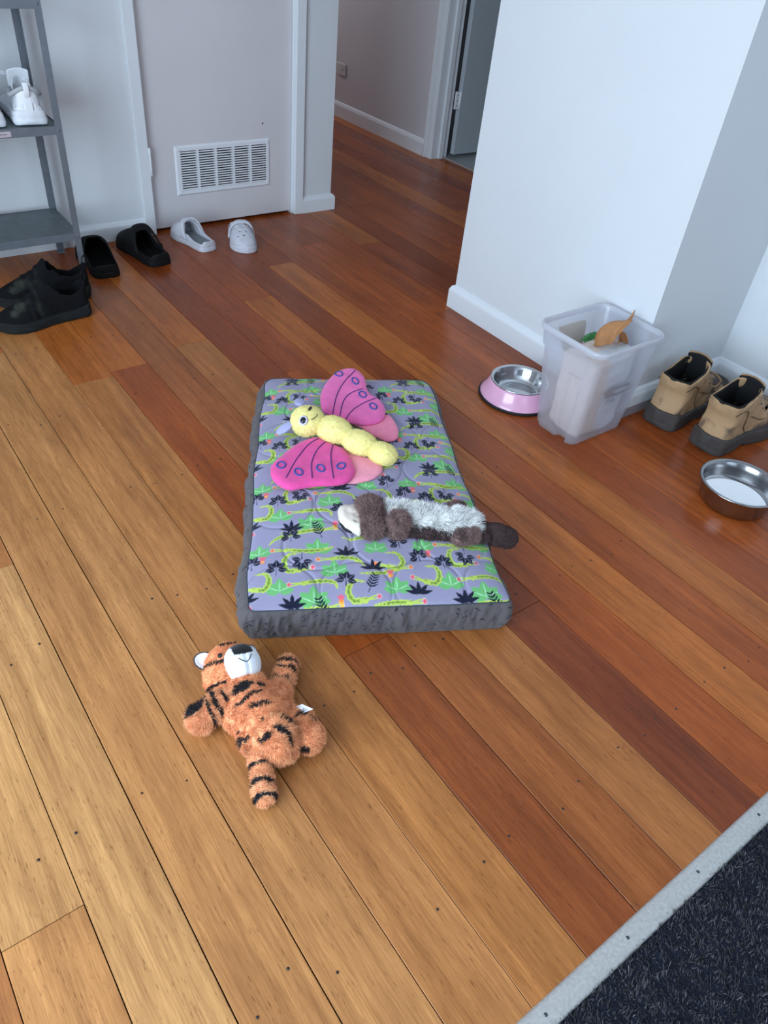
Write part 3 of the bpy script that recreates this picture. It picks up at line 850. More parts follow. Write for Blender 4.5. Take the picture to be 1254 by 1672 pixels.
o = mk('printed_top', V, F, M_COL, bed, col=C); o['label'] = 'lavender quilted cloth printed with green crocodiles and dark leaves'
# side panel
ns_, nt_ = 1500, 44
per = np.concatenate([np.stack([np.linspace(-1, 1, 300, endpoint=False), np.full(300, -1.)], -1), np.stack([np.full(450, 1.), np.linspace(-1, 1, 450, endpoint=False)], -1),
                      np.stack([np.linspace(1, -1, 300, endpoint=False), np.full(300, 1.)], -1), np.stack([np.full(450, -1.), np.linspace(1, -1, 450, endpoint=False)], -1)])
ex, ey = rr_scale(per[:, 0], per[:, 1]); sx_, sy_ = ex + (BX0 + BX1) / 2, ey + (BY0 + BY1) / 2
nxv = np.gradient(sy_); nyv = -np.gradient(sx_); l_ = np.hypot(nxv, nyv); nxv /= l_; nyv /= l_
wobs = 0.006 * vnoise(np.stack([sx_ * 0, sy_, 0 * sx_], -1), 0.13, 9) * np.abs(per[:, 0]) ** 6
arc = np.concatenate([[0], np.cumsum(np.hypot(np.diff(sx_), np.diff(sy_)))])
ztop = bed_z(sx_, sy_)
tt = np.linspace(0, 1, nt_)
A_, T_ = np.meshgrid(arc, tt, indexing='ij')
prof_b = np.sin(PI * np.clip(T_, 0, 1) ** 0.75) ** 0.8
isleft = (per[:, 0] <= -0.999)[:, None] * 1.0; isfront = (per[:, 1] <= -0.999)[:, None] * 1.0
bul = (0.013 + (0.011 + 0.002 * np.clip(sy_, 0, 1)[:, None]) * isleft + 0.006 * vnoise(np.stack([A_, 0 * A_, 0 * A_], -1), 0.13, 21)) * prof_b
wr = (0.0050 * vnoise(np.stack([A_ + 0.006 * np.sin(T_ * 5), T_ * 0.015, 0 * A_], -1), 0.018, 22) + 0.0030 * vnoise(np.stack([A_ + 0.012 * T_, T_ * 0.03, 0 * A_], -1), 0.008, 23)) * np.sin(PI * np.clip(T_ * 0.97 + 0.02, 0, 1)) ** 0.45
sxt = tap(sx_, sy_)
X_ = sxt[:, None] + wobs[:, None] + nxv[:, None] * (bul + wr); Y_ = sy_[:, None] + nyv[:, None] * (bul + wr)
Z_ = ztop[:, None] * (1 - T_) + 0.001 * T_
Z_ = Z_ + 0.006 * np.sin(PI * T_) * vnoise(np.stack([A_, 0 * A_, 0 * A_], -1), 0.09, 27) * (1 - T_)
V = np.stack([X_, Y_, Z_], -1).reshape(-1, 3)
m = len(arc); i, j = np.meshgrid(np.arange(m), np.arange(nt_ - 1), indexing='ij'); i2 = (i + 1) % m
F = np.stack([i * nt_ + j, i * nt_ + j + 1, i2 * nt_ + j + 1, i2 * nt_ + j], -1).reshape(-1, 4)
C = np.ones((len(V), 3)) * la((90, 85, 87))
# short printed dashes
gd = np.random.default_rng(5); Af, Tf = A_.ravel(), T_.ravel() * 0.12; mk_ = np.zeros(len(V))
for _ in range(420):
    a0, t0_ = gd.uniform(0, arc[-1]), gd.uniform(0.004, 0.11); an = gd.uniform(0.5, 1.2) * gd.choice([-1, 1]); L_ = 0.006
    du, dv = (Af - a0), (Tf - t0_); nb = (np.abs(du) < 0.012) & (np.abs(dv) < 0.012)
    u = du[nb] * math.cos(an) + dv[nb] * math.sin(an); v = -du[nb] * math.sin(an) + dv[nb] * math.cos(an)
    mk_[nb] = np.maximum(mk_[nb], (np.abs(u) < L_) * (np.abs(v) < 0.0013))
C = C * (1 - mk_[:, None]) + la((28, 30, 48)) * mk_[:, None]
o = mk('side_panel', V, F, M_COL, bed, col=C); o['label'] = 'gathered grey fabric side with short dark dashes'
# seam cord along the edge and the underside
V, F = tube(np.stack([np.append(sxt + wobs, sxt[0] + wobs[0]), np.append(sy_, sy_[0]), np.append(ztop, ztop[0]) + 0.0006], -1)[::3], 0.0016, 6)
mk('seam', V, F, pmat('seam_thread', (58, 66, 74), 0.8), bed)
V = np.stack([np.append(sxt, (BX0 + BX1) / 2), np.append(sy_, (BY0 + BY1) / 2), np.full(m + 1, 0.001)], -1)
F = np.stack([np.full(m, m), (np.arange(m) + 1) % m, np.arange(m)], -1)
mk('underside', V, F, pmat('underside_cloth', (70, 70, 78), 0.9), bed, smooth=False)


def bed_top_world(p):
    """bed top height at a world xy"""
    l = to_bed(np.array([p[0], p[1], 0.0])); return float(bed_z(np.array([np.clip(l[0], BX0 + .01, BX1 - .01)]), np.array([np.clip(l[1], BY0 + .01, BY1 - .01)]))[0])


# ---------------------------------------------------------------- butterfly plush
BZ = 0.124
bo = at(570, 705, BZ); bo[2] = BZ - 0.004
bf = thing('butterfly_toy', 'plush butterfly with yellow body and pink wings lying on the bed', 'plush toy', tuple(bo))


def zz(x, y, z=BZ, ox=420, oy=590, s=260 / 1254): return at(ox + x * s, oy + y * s, z)


def wing(name, poly, zbase, th, color, edge=0.03, h=0.0025, tilt=(0, 0), lab=None):
    pl = np.array([zz(x, y, zbase + th * 0.5)[:2] for x, y in poly]); pl = closed_spline(pl, 72)
    c0 = pl.mean(0)

    def zc(xy): return zbase + th * 0.5 + tilt[0] * (xy[..., 0] - c0[0]) + tilt[1] * (xy[..., 1] - c0[1])

    def half(xy):
        d = np.clip(-poly_sd(xy, pl) / edge, 0, 1); return th * 0.5 * np.sqrt(1 - (1 - d) ** 2) * (1 + 0.10 * vnoise(np.concatenate([xy, 0 * xy[..., :1]], -1), 0.03, 31))
    cache = {}

    def f(P):
        xy = P[:, :, 0, :2]; d2 = poly_sd(xy, pl); hf = half(xy); zc_ = zc(xy)
        s = np.abs(P[..., 2] - zc_[..., None]) - hf[..., None]
        return np.maximum(s * 0.8, d2[..., None] * 0.8)
    lo = np.append(pl.min(0) - 0.006, zbase - 0.006 - abs(tilt[0]) * .12 - abs(tilt[1]) * .12); hi = np.append(pl.max(0) + 0.006, zbase + th + 0.008 + abs(tilt[0]) * .12 + abs(tilt[1]) * .12)
    V, F = snets(f, lo, hi, h)
    C = np.ones((len(V), 3)) * la(color) * (1 + 0.07 * vnoise(V, 0.025, 33) + 0.04 * vnoise(V, 0.008, 34))[:, None]
    o = mk(name, V, F, M_PLUSH, bf, col=C, org=bo)
    if lab: o['label'] = lab
    top = lambda x, y: float(zc(np.array([[x, y]]))[0] + half(np.array([[x, y]]))[0])
    return o, top


def on_wing(top, pts, n=30, r=0.0017, lift=0.0004, closed=False, name='vein', parent=None, mat=M_THREAD, zref=0.14):
    w = np.array([zz(x, y, zref)[:2] for x, y in pts]); w = closed_spline(w, n) if closed else bez(np.concatenate([w, 0 * w[:, :1]], 1), n)[:, :2]
    if closed: w = np.concatenate([w, w[:1]])
    P = np.array([(x, y, top(x, y) + lift) for x, y in w])
    V, F = tube(P, r, 6); return mk(name, V, F, mat, parent, org=bo)


UR2 = [(740, 490), (850, 505), (930, 480), (1000, 430), (1045, 432), (1085, 480), (1113, 550), (1100, 610), (1040, 630), (980, 615), (900, 575), (820, 525)]
LL2 = [(650, 670), (760, 730), (860, 760), (940, 778), (985, 830), (980, 880), (930, 920), (850, 948), (760, 962), (700, 950), (720, 880), (700, 770)]
wing('lower_wing', UR2, BZ - 0.006, 0.016, (244, 138, 168), 0.016)
wing('lower_wing', LL2, BZ - 0.006, 0.016, (246, 156, 176), 0.016)
UR = [(735, 68), (800, 88), (848, 145), (862, 215), (890, 265), (960, 310), (1004, 368), (1010, 420), (985, 465), (930, 490), (850, 500), (770, 490), (700, 468), (640, 445), (585, 425), (530, 400), (505, 360), (495, 290), (515, 220), (560, 150), (640, 85)]
LL = [(480, 605), (400, 620), (300, 665), (200, 740), (122, 808), (103, 860), (115, 920), (170, 975), (250, 1010), (350, 998), (480, 980), (620, 975), (720, 950), (770, 890), (765, 830), (730, 760), (680, 700), (610, 665), (540, 635)]
oU, tU = wing('upper_wing', UR, BZ + 0.002, 0.024, (238, 108, 176), 0.026, tilt=(0.02, 0.0))
oL, tL = wing('upper_wing', LL, BZ - 0.001, 0.026, (232, 82, 156), 0.026)
for pts in ([(770, 95), (680, 190), (625, 290), (595, 420)], [(832, 238), (740, 270), (680, 330), (650, 440)], [(932, 312), (840, 350), (760, 395), (700, 460)]): on_wing(tU, pts, parent=oU)
for pts in ([(480, 628), (400, 680), (310, 790), (225, 938)], [(535, 652), (470, 720), (428, 820), (432, 938)], [(598, 668), (580, 740), (583, 830), (600, 938)]): on_wing(tL, pts, parent=oL)
M_EYEIN = pmat('lilac_felt', (178, 150, 214), 0.8)


def spot(top, cx, cy, rx, ry, ang, par):
    a = np.linspace(0, 2 * PI, 12, endpoint=False); ca, sa = math.cos(ang), math.sin(ang)
    tear = 1 - 0.25 * np.cos(a)
    pts = [(cx + ca * rx * t * math.cos(b_) - sa * ry * t * math.sin(b_), cy + sa * rx * t * math.cos(b_) + ca * ry * t * math.sin(b_)) for b_, t in zip(a, tear)]
    sp = on_wing(top, pts, 30, 0.0024, closed=True, name='spot', parent=par, mat=M_SPOT)
    return sp


M_SPOT = pmat('blue_thread', (48, 78, 158), 0.7)
for cx, cy, a in ((648, 122, 0.4), (775, 184, 0.8), (835, 288, 0.5), (918, 380, 0.6)):
    spot(tU, cx, cy, 30, 20, a, oU)
for cx, cy, a in ((197, 838, 0.0), (333, 897, 0.5), (505, 868, 0.6), (667, 843, -0.3)):
    spot(tL, cx, cy, 33, 24, a, oL)

YELC = la((246, 232, 156))
def bfur(name, c, r, R, n=9000, length=0.0042, h=0.003, extra=None, zoff=None):
    c = np.array(c); f = lambda P: ell(P, c, r, R) if extra is None else extra(P, ell(P, c, r, R))
    m = max(r) + 0.01
    V, F = snets(lambda P: f(P) + 0.0016 * vnoise(P, 0.006, 40), c - m, c + m, h)
    C = np.ones((len(V), 3)) * YELC * (1 + 0.05 * vnoise(V, 0.02, 41))[:, None]
    V, F, C = fur(V, F, C, n, length, 0.0011, jit=0.7, seed=len(name), curl=0.007, colvar=0.06)
    return mk(name, V, F, M_FUR, bf, col=C, org=bo)


ax0 = zz(400, 480, BZ + 0.035); ax1 = zz(985, 735, BZ + 0.035); bd = ax1 - ax0; bd[2] = 0; bd /= np.linalg.norm(bd)
bsd = np.array([-bd[1], bd[0], 0]); RB = np.stack([bd, bsd, np.array([0, 0, 1.0])], 1)
hc = zz(398, 470, BZ + 0.042); tc_ = zz(605, 540, BZ + 0.036); a1c = zz(805, 640, BZ + 0.032); a2c = zz(985, 725, BZ + 0.029)
hd_ = bfur('head', hc, (0.049, 0.051, 0.042), RB, 12000)
bfur('body_segment', tc_, (0.057, 0.046, 0.036), RB, 11000)
bfur('body_segment', a1c, (0.055, 0.041, 0.032), RB, 10000)
slit = a2c + bd * 0.018 + np.array([0, 0, 0.03])
bfur('body_segment', a2c, (0.045, 0.036, 0.029), RB, 9000, extra=lambda P, d: smax(d, -(cone(P, slit, slit + bd * 0.03 - np.array([0, 0, 0.02]), 0.003, 0.003)), 0.004))
# antennae
for q0, q1 in (((340, 355), (332, 300)), ((260, 495), (190, 545))):
    p0 = zz(*q0, BZ + 0.038); p1 = zz(*q1, BZ + 0.024)
    dd = p1 - p0; dd /= np.linalg.norm(dd); s_ = np.cross(dd, [0, 0, 1]); s_ /= np.linalg.norm(s_); RR = np.stack([dd, s_, np.cross(dd, s_)], 1)
    cc_ = p0 * 0.4 + p1 * 0.6; V, F = snets(lambda P: ell(P, cc_, (0.030, 0.017, 0.008), RR), cc_ - 0.045, cc_ + 0.045, 0.003)
    mk('antenna', V, F, M_PLUSH, bf, col=np.ones((len(V), 3)) * la((168, 168, 208)), org=bo)


def on_ell(c, r, R, px, off=0.0, ox=420, oy=590, s=260 / 1254):
    """point of an ellipsoid seen at a pixel of the photograph"""
    d = ray(ox + px[0] * s, oy + px[1] * s); d = d / np.linalg.norm(d); o_ = np.array([0, 0, HC]) - c
    ol, dl = (o_ @ R) / (np.array(r) + off), (d @ R) / (np.array(r) + off)
    a, b_, c_ = dl @ dl, 2 * ol @ dl, ol @ ol - 1; D = max(b_ * b_ - 4 * a * c_, 0)
    t = (-b_ - math.sqrt(D)) / (2 * a); p = np.array([0, 0, HC]) + t * d
    nl = ((p - c) @ R) / (np.array(r) ** 2); nn = R @ nl; return p, nn / np.linalg.norm(nn)


def disc(name, p, nn, rx, ry, hgt, mat, par, org, upv=(0, 0, 1.0), n=20):
    u = np.cross(nn, upv); u /= np.linalg.norm(u); v = np.cross(nn, u)
    V, F = lathe([(0.0001, 1.0), (0.5, 0.87), (0.85, 0.5), (1.0, -0.2)], n)
    V = p + V[:, :1] * rx * u + V[:, 1:2] * ry * v + V[:, 2:] * hgt * nn
    return mk(name, V, F, mat, par, org=org)


hr = (0.049, 0.051, 0.042)
p, nn = on_ell(hc, hr, RB, (362, 466), 0.003)
M_LILACEYE = pmat('eye_rim', (206, 202, 236), 0.6)
ew = disc('eye', p, nn, 0.0125, 0.0145, 0.003, M_LILACEYE, hd_, bo)
disc('pupil', p + nn * 0.0016, nn, 0.0090, 0.0105, 0.003, M_BLACK, hd_, bo)
pg, ng = on_ell(hc, hr, RB, (377, 470), 0.006); disc('eye_glint', pg, ng, 0.0018, 0.0018, 0.001, M_WHITE, hd_, bo)
p2, n2 = on_ell(hc, hr, RB, (416, 370), 0.003); disc('eye', p2, n2, 0.012, 0.004, 0.002, M_BLACK, hd_, bo)
sm = [on_ell(hc, hr, RB, q, 0.004)[0] for q in ((474, 415), (466, 432), (448, 448), (424, 460))]
V, F = tube(bez(sm, 16), 0.0011, 6); mk('mouth', V, F, M_BLACK, hd_, org=bo)

# ---------------------------------------------------------------- shaggy flat dog toy
FO = at(690, 850, 0.12)
ft = thing('shaggy_dog_toy', 'brown and white shaggy dog toy with cream muzzle lying across the bed', 'dog toy', tuple(FO))


def zf(x, y, z=0.14, s=320 / 1254): return at(540 + x * s, 800 + y * s, z)


BRN, BRND, WHT, CRMZ = la((140, 112, 108)), la((78, 58, 58)), la((252, 250, 246)), la((228, 214, 200))


def furry(name, f, lo, hi, h, color, n, length, width=0.0015, lay=None, layamt=0.5, jit=0.5, seed=1, curl=0.012, var=0.15, par=None, org=None, colf=None):
    V, F = snets(f, lo, hi, h)
    C = colf(V) if colf else np.ones((len(V), 3)) * color
    C = C * (1 + 0.10 * vnoise(V, 0.012, 55))[:, None]
    V, F, C = fur(V, F, C, n, length, width, lay, layamt, jit, seed, None, curl, var)
    return mk(name, V, F, M_FUR, par, col=C, org=org)


def bl(parts, k=0.012):
    def f(P):
        d = None
        for a in parts:
            e = cone(P, *a); d = e if d is None else smin(d, e, k)
        return d
    return f


def ext(parts, m=0.012):
    A = np.array([np.asarray(a[0]) - max(a[2], a[3]) for a in parts] + [np.asarray(a[1]) - max(a[2], a[3]) for a in parts]).min(0) - m
    B = np.array([np.asarray(a[0]) + max(a[2], a[3]) for a in parts] + [np.asarray(a[1]) + max(a[2], a[3]) for a in parts]).max(0) + m
    return A, B


zt_ = 0.119
# white back: a row of tufts
wp = []
for k in range(6):
    q0 = zf(385 + k * 100, 140 + k * 12, zt_ + 0.022); q1 = zf(385 + k * 100, 178 + k * 12, zt_ + 0.020)
    wp.append((q0, q1, 0.026, 0.024))
for k in range(5): wp.append((wp[k][0], wp[k + 1][1], 0.024, 0.024))
A, B = ext(wp)
ldir = zf(900, 170) - zf(400, 130); ldir /= np.linalg.norm(ldir)
furry('back_fur', bl(wp, 0.012), A, B, 0.004, WHT, 30000, 0.020, 0.0022, lambda p: np.ones((len(p), 1)) * ldir, 0.9, 0.4, 3, 0.018, 0.10, ft, FO)
# brown belly fringe below
bp = [(zf(360 + k * 90, 248 + k * 7 + 10 * (k % 2), zt_ + 0.010), zf(430 + k * 90, 256 + k * 7, zt_ + 0.010), 0.015, 0.015) for k in range(7)]
A, B = ext(bp); furry('belly_fur', bl(bp), A, B, 0.004, BRND, 13000, 0.010, 0.0018, None, 0, 0.5, 4, 0.012, 0.2, ft, FO)
hp = [(zf(245, 112, zt_ + 0.030), zf(262, 165, zt_ + 0.026), 0.031, 0.029), (zf(262, 165, zt_ + 0.026), zf(265, 240, zt_ + 0.022), 0.030, 0.026), (zf(300, 125, zt_ + 0.024), zf(310, 180, zt_ + 0.02), 0.022, 0.022)]
A, B = ext(hp); furry('head', bl(hp), A, B, 0.0035, BRN, 19000, 0.015, 0.0016, None, 0, 0.6, 5, 0.012, 0.2, ft, FO)
pp = [(zf(430, 205, zt_ + 0.034), zf(425, 245, zt_ + 0.018), 0.028, 0.026)]
A, B = ext(pp); furry('paw', bl(pp), A, B, 0.0035, BRN * 1.05, 9000, 0.012, 0.0016, None, 0, 0.4, 6, 0.012, 0.18, ft, FO)
pp = [(zf(830, 295, zt_ + 0.016), zf(900, 282, zt_ + 0.020), 0.020, 0.021)]
A, B = ext(pp); furry('paw', bl(pp), A, B, 0.0035, BRN * 0.9, 8000, 0.011, 0.0016, None, 0, 0.4, 7, 0.012, 0.18, ft, FO)
pp = [(zf(775, 108, zt_ + 0.014), zf(830, 106, zt_ + 0.014), 0.012, 0.012)]
A, B = ext(pp); furry('paw', bl(pp), A, B, 0.0035, BRN, 3500, 0.011, 0.0016, None, 0, 0.5, 8, 0.012, 0.18, ft, FO)
pp = [(zf(960, 245, zt_ + 0.012), zf(1060, 285, 0.115), 0.018, 0.026), (zf(1060, 285, 0.115), zf(1130, 305, 0.098), 0.026, 0.027)]
A, B = ext(pp); furry('tail', bl(pp), A, B, 0.0035, BRND, 12000, 0.006, 0.0016, lambda p: np.ones((len(p), 1)) * ldir, 0.8, 0.4, 9, 0.010, 0.25, ft, FO)
# cream muzzle: a flat wedge with a folded seam
mp = np.array([zf(x, y, zt_ + 0.030)[:2] for x, y in ((205, 92), (120, 88), (62, 92), (46, 120), (56, 165), (90, 205), (140, 235), (195, 255), (212, 190))]); mp = closed_spline(mp, 48)


def fm(P):
    d2 = poly_sd(P[:, :, 0, :2], mp)[..., None]; up_ = np.clip(-d2 / 0.014, 0, 1); hh = 0.017 * np.sqrt(1 - (1 - up_) ** 2) + 0.001
    c_ = zt_ + 0.017 + 0 * d2
    return np.maximum((np.abs(P[..., 2] - c_) - hh) * 0.7, d2 * 0.8) + 0.0014 * vnoise(P, 0.012, 61)


V, F = snets(fm, np.append(mp.min(0) - 0.006, zt_ - 0.008), np.append(mp.max(0) + 0.006, zt_ + 0.05), 0.0028)
mz = mk('muzzle', V, F, M_PLUSH, ft, col=np.ones((len(V), 3)) * CRMZ, org=FO); mz['label'] = 'smooth cream muzzle'
sp_ = bez([np.append(zf(x, y, zt_ + 0.035)[:2], zt_ + 0.0345) for x, y in ((70, 102), (120, 100), (200, 108))], 12)
V, F = tube(sp_, 0.0012, 6); mk('seam', V, F, pmat('seam_beige', (150, 138, 132), 0.9), mz, org=FO)
sp_ = bez([np.append(zf(x, y, zt_ + 0.036)[:2], zt_ + 0.0350) for x, y in ((142, 190), (150, 196), (162, 200))], 8)
V, F = tube(sp_, 0.0010, 6); mk('nostril', V, F, pmat('nostril_grey', (120, 110, 108), 0.9), mz, org=FO)
V, F = tube(bez([np.append(zf(x, y, 0.132)[:2], 0.128) for x, y in ((60, 190), (95, 235), (140, 262))], 10), [0.004, 0.006, 0.006, 0.007, 0.007, 0.007, 0.007, 0.006, 0.005, 0.003], 8)
mk('mouth_lining', V, F, M_RUBBER, mz, org=FO)

# ---------------------------------------------------------------- tiger plush
TO = at(415, 1170, 0.0)
tg = thing('tiger_toy', 'orange plush tiger with black stripes lying on its back on the floor', 'plush toy', tuple(TO))


def zg(x, y, z=0.03, s=250 / 1254): return at(290 + x * s, 1030 + y * s, z)


ORN, ORNL, TBLK = la((242, 150, 98)), la((250, 192, 146)), la((30, 24, 30))


def stripes_axis(a, b, pos, wd, seed, wob=0.006, part=None):
    """dark bands across the axis a->b at metre positions pos"""
    a = np.asarray(a, float); b = np.asarray(b, float); ax = (b - a) / np.linalg.norm(b - a)

    def f(V):
        u = (V - a) @ ax + wob * vnoise(V, 0.022, seed) + 0.0015 * vnoise(V, 0.005, seed + 1); m = np.zeros(len(V), bool)
        for p, w_ in zip(pos, wd):
            mm = np.abs(u - p) < w_ * (0.75 + 0.5 * vnoise(V, 0.03, seed + 5 + int(p * 1000)))
            m |= mm
        if part is not None: m &= part(V)
        return m
    return f


def tfur(name, parts, stripe, n, length=0.0085, h=0.0032, k=0.014, seed=1, lay=None, par=tg, lite=0.4, lab=None, solid=None):
    f = bl(parts, k) if solid is None else solid
    A, B = ext(parts, 0.016)
    A[2] = max(A[2], -0.006)
    f2 = lambda P: smax(f(P) + 0.0018 * vnoise(P, 0.014, seed), 0.0015 - P[..., 2], 0.004)
    V, F = snets(f2, A, B, h)
    C = ORN[None] * (1 - lite) + ORNL[None] * lite + 0 * V
    C = C * (1 + 0.10 * vnoise(V, 0.02, seed + 2) + 0.05 * vnoise(V, 0.007, seed + 4))[:, None]
    if stripe is not None:
        m = stripe(V); C[m] = TBLK
    V, F, C = fur(V, F, C, n, length, 0.0013, lay, 0.6, 0.5, seed, None, 0.014, 0.13)
    o = mk(name, V, F, M_FUR, par, col=C, org=TO)
    if lab: o['label'] = lab
    return o


D = lambda v: (lambda p: np.ones((len(p), 1)) * (np.asarray(v) / np.linalg.norm(v)))
# torso
n0 = zg(560, 480, 0.045); n1 = zg(700, 720, 0.045); n2 = zg(640, 880, 0.036)
torso = [(n0, n1, 0.042, 0.047), (n1, n2, 0.046, 0.034), (zg(500, 560, 0.038), zg(520, 700, 0.036), 0.034, 0.036), (zg(790, 560, 0.036), zg(810, 650, 0.034), 0.034, 0.036)]
def marks(segs, z, wob=0.003, seed=70):
    """printed fur marks: strokes given along the body"""
    W = [(zg(a, b_, z)[:2], zg(c_, d_, z)[:2], w_) for a, b_, c_, d_, w_ in segs]

    def f(V):
        m = np.zeros(len(V), bool); nz_ = wob * vnoise(V, 0.008, seed) + 0.5 * wob * vnoise(V, 0.003, seed + 1)
        for a, b_, w_ in W:
            e = b_ - a; t = np.clip(((V[:, :2] - a) @ e) / (e @ e), 0, 1); d = np.linalg.norm(V[:, :2] - a - t[:, None] * e, axis=1)
            m |= (d + nz_ < w_ * (1 - 0.5 * np.abs(2 * t - 1) ** 2)) & (V[:, 2] > 0.03)
        return m
    return f


s1 = marks([(450, 505, 610, 455, 0.012), (480, 605, 680, 520, 0.006), (600, 655, 745, 635, 0.0065), (660, 460, 700, 460, 0.006), (850, 690, 930, 675, 0.004), (500, 820, 510, 870, 0.006), (545, 860, 570, 845, 0.004),
            (570, 910, 640, 880, 0.005), (620, 960, 650, 950, 0.005), (470, 760, 500, 770, 0.004), (690, 750, 740, 760, 0.005), (650, 800, 700, 790, 0.003)], 0.075)
tfur('body', torso, s1, 28000, 0.010, seed=71, lay=D(n2 - n0))
# head lying back, muzzle pointing up at the viewer
hC = zg(440, 300, 0.050)
fdir = np.array([0.10, -0.45, 0.88]); fdir /= np.linalg.norm(fdir)               # where the face looks
hup = zg(380, 130, 0.05) - zg(520, 430, 0.05); hup -= (hup @ fdir) * fdir; hup /= np.linalg.norm(hup)
hsd = np.cross(hup, fdir); RH = np.stack([hsd, hup, fdir], 1)
hR = (0.056, 0.054, 0.047)


def headf(P):
    d = ell(P, hC, hR, RH)
    d = smin(d, ell(P, hC + 0.026 * hsd * -1 - 0.02 * hup, (0.036, 0.036, 0.036), RH), 0.02)
    return d


hst = lambda V: (((np.abs(((V - hC) @ hup) - 0.004 + 0.10 * ((V - hC) @ hsd) + 0.003 * vnoise(V, 0.03, 81)) < 0.0035) & (((V - hC) @ hsd) < -0.012)) |
                 ((np.abs(((V - hC) @ hup) + 0.036 + 0.003 * vnoise(V, 0.03, 82)) < 0.003) & (np.abs((V - hC) @ hsd) > 0.03)) |
                 ((np.abs(((V - hC) @ hup) - 0.046) < 0.004) & (((V - hC) @ fdir) > 0.0) & (np.abs((V - hC) @ hsd) < 0.02)))
thead = tfur('head', [(hC - 0.02, hC + 0.02, 0.05, 0.05)], hst, 19000, 0.0065, seed=83, lay=D(hup), solid=headf, lite=0.25)
# white muzzle
mC = hC + fdir * 0.036 + hsd * 0.012 - hup * 0.006; mR = (0.041, 0.044, 0.037)
cleft = lambda P: np.abs((P - mC) @ hsd)
mzf = lambda P: ell(P, mC, mR, RH) + 0.0022 * np.exp(-(cleft(P) / 0.003) ** 2) * (((P - mC) @ hup) < 0.012)
V, F = snets(mzf, mC - 0.05, mC + 0.05, 0.0024)
ul, vl, wl = (V - mC) @ hsd, (V - mC) @ hup, (V - mC) @ fdir
C = np.ones((len(V), 3)) * la((236, 240, 246))
nose = (vl > 0.0125 + 0.12 * np.abs(ul)) & (wl > 0.004) & (np.abs(ul) < 0.021)
C[nose] = la((16, 14, 18))
ts_m = mk('muzzle', V, F, M_PLUSH, thead, col=C, org=TO); ts_m['label'] = 'white muzzle with black nose'
def on_m(u, v, off=0.0006):
    w_ = math.sqrt(max(0.0, 1 - (u / mR[0]) ** 2 - (v / mR[1]) ** 2)); return mC + hsd * u + hup * v + fdir * (mR[2] * w_ + off)
V, F = tube(bez([on_m(-0.016, 0.006), on_m(-0.009, -0.001), on_m(0, -0.0045, -0.001), on_m(0.008, 0.002), on_m(0.0135, 0.010)], 20), 0.0009, 6)
mk('mouth', V, F, M_BLACK, thead, org=TO)
V, F = tube(bez([on_m(0, -0.0045, -0.0016), on_m(0.001, -0.016, -0.0016), on_m(0.001, -0.028, -0.0016)], 10), 0.0005, 5)
mk('chin_seam', V, F, pmat('seam_grey', (150, 156, 165), 0.9), thead, org=TO)
for u, v in ((-0.030, 0.022), (0.036, 0.024)):
    l_ = np.array([u, v, 0]); w_ = math.sqrt(max(0.02, 1 - (u / hR[0]) ** 2 - (v / hR[1]) ** 2)) * hR[2]
    pe = hC + RH @ np.array([u, v, w_ + 0.003]); ne = RH @ np.array([u / hR[0] ** 2, v / hR[1] ** 2, w_ / hR[2] ** 2]); ne /= np.linalg.norm(ne)
    ey = disc('eye', pe, ne, 0.0055, 0.0055, 0.004, M_BLACK, thead, TO)
# ears: white inner cup on the left, the other tucked behind the head
for px_e, py_e, ze, sgn in ((235, 250, 0.060, -1), (590, 190, 0.016, 1)):
    ec = zg(px_e, py_e, ze); edir = ec - hC; edir /= np.linalg.norm(edir)
    facing = np.array([0.3, -0.75, 0.55]); facing -= (facing @ edir) * edir; facing /= np.linalg.norm(facing); es = np.cross(edir, facing)
    RE = np.stack([edir, es, facing], 1)
    fe = lambda P: smax(ell(P, ec, (0.028, 0.020, 0.009), RE), -ell(P, ec + facing * 0.008, (0.025, 0.017, 0.009), RE), 0.002)
    V, F = snets(fe, ec - 0.036, ec + 0.036, 0.0018)
    w_ = (V - ec) @ facing
    fr_ = ell(V, ec + facing * 0.008, (0.0255, 0.0175, 0.0098), RE) < 0.0006
    C = np.where(fr_[:, None], la((234, 234, 240)), la((44, 34, 40)))
    er = mk('ear', V, F, M_PLUSH, thead, col=C, org=TO)
# arms
a0, a1, a2 = zg(470, 540, 0.050), zg(330, 620, 0.040), zg(190, 715, 0.032)
tfur('arm', [(a0, a1, 0.024, 0.026), (a1, a2, 0.026, 0.029)], lambda V: stripes_axis(a0, a2, [0.018, 0.038, 0.056], [0.0052, 0.0046, 0.0042], 90, 0.003)(V) |
     ((np.linalg.norm((V - (a2 + np.array([-0.004, 0.012, 0.016]))) * np.array([0.8, 1.2, 1]), axis=1)) < 0.019), 14000, 0.011, seed=91, lay=D(a2 - a0), lite=0.6)
b0, b1 = zg(830, 500, 0.034), zg(905, 275, 0.034)
tfur('arm', [(b0, (b0 + b1) / 2, 0.026, 0.020), ((b0 + b1) / 2, b1, 0.020, 0.021)], stripes_axis(b0, b1, [0.024, 0.054, 0.074], [0.004, 0.006, 0.004], 94, 0.004), 10000, 0.010, seed=95, lay=D(b1 - b0), lite=0.45)
# tail
t0v, t1v = zg(655, 940, 0.026), zg(710, 1345, 0.023)
tfur('tail', [(t0v, t1v, 0.019, 0.0215)], stripes_axis(t0v, t1v, [f_ * np.linalg.norm(t1v - t0v) for f_ in (0.12, 0.46, 0.80, 1.06)], [0.0045, 0.007, 0.006, 0.006], 98, 0.003), 12000, 0.008, seed=99, lay=D(t1v - t0v), lite=0.65)
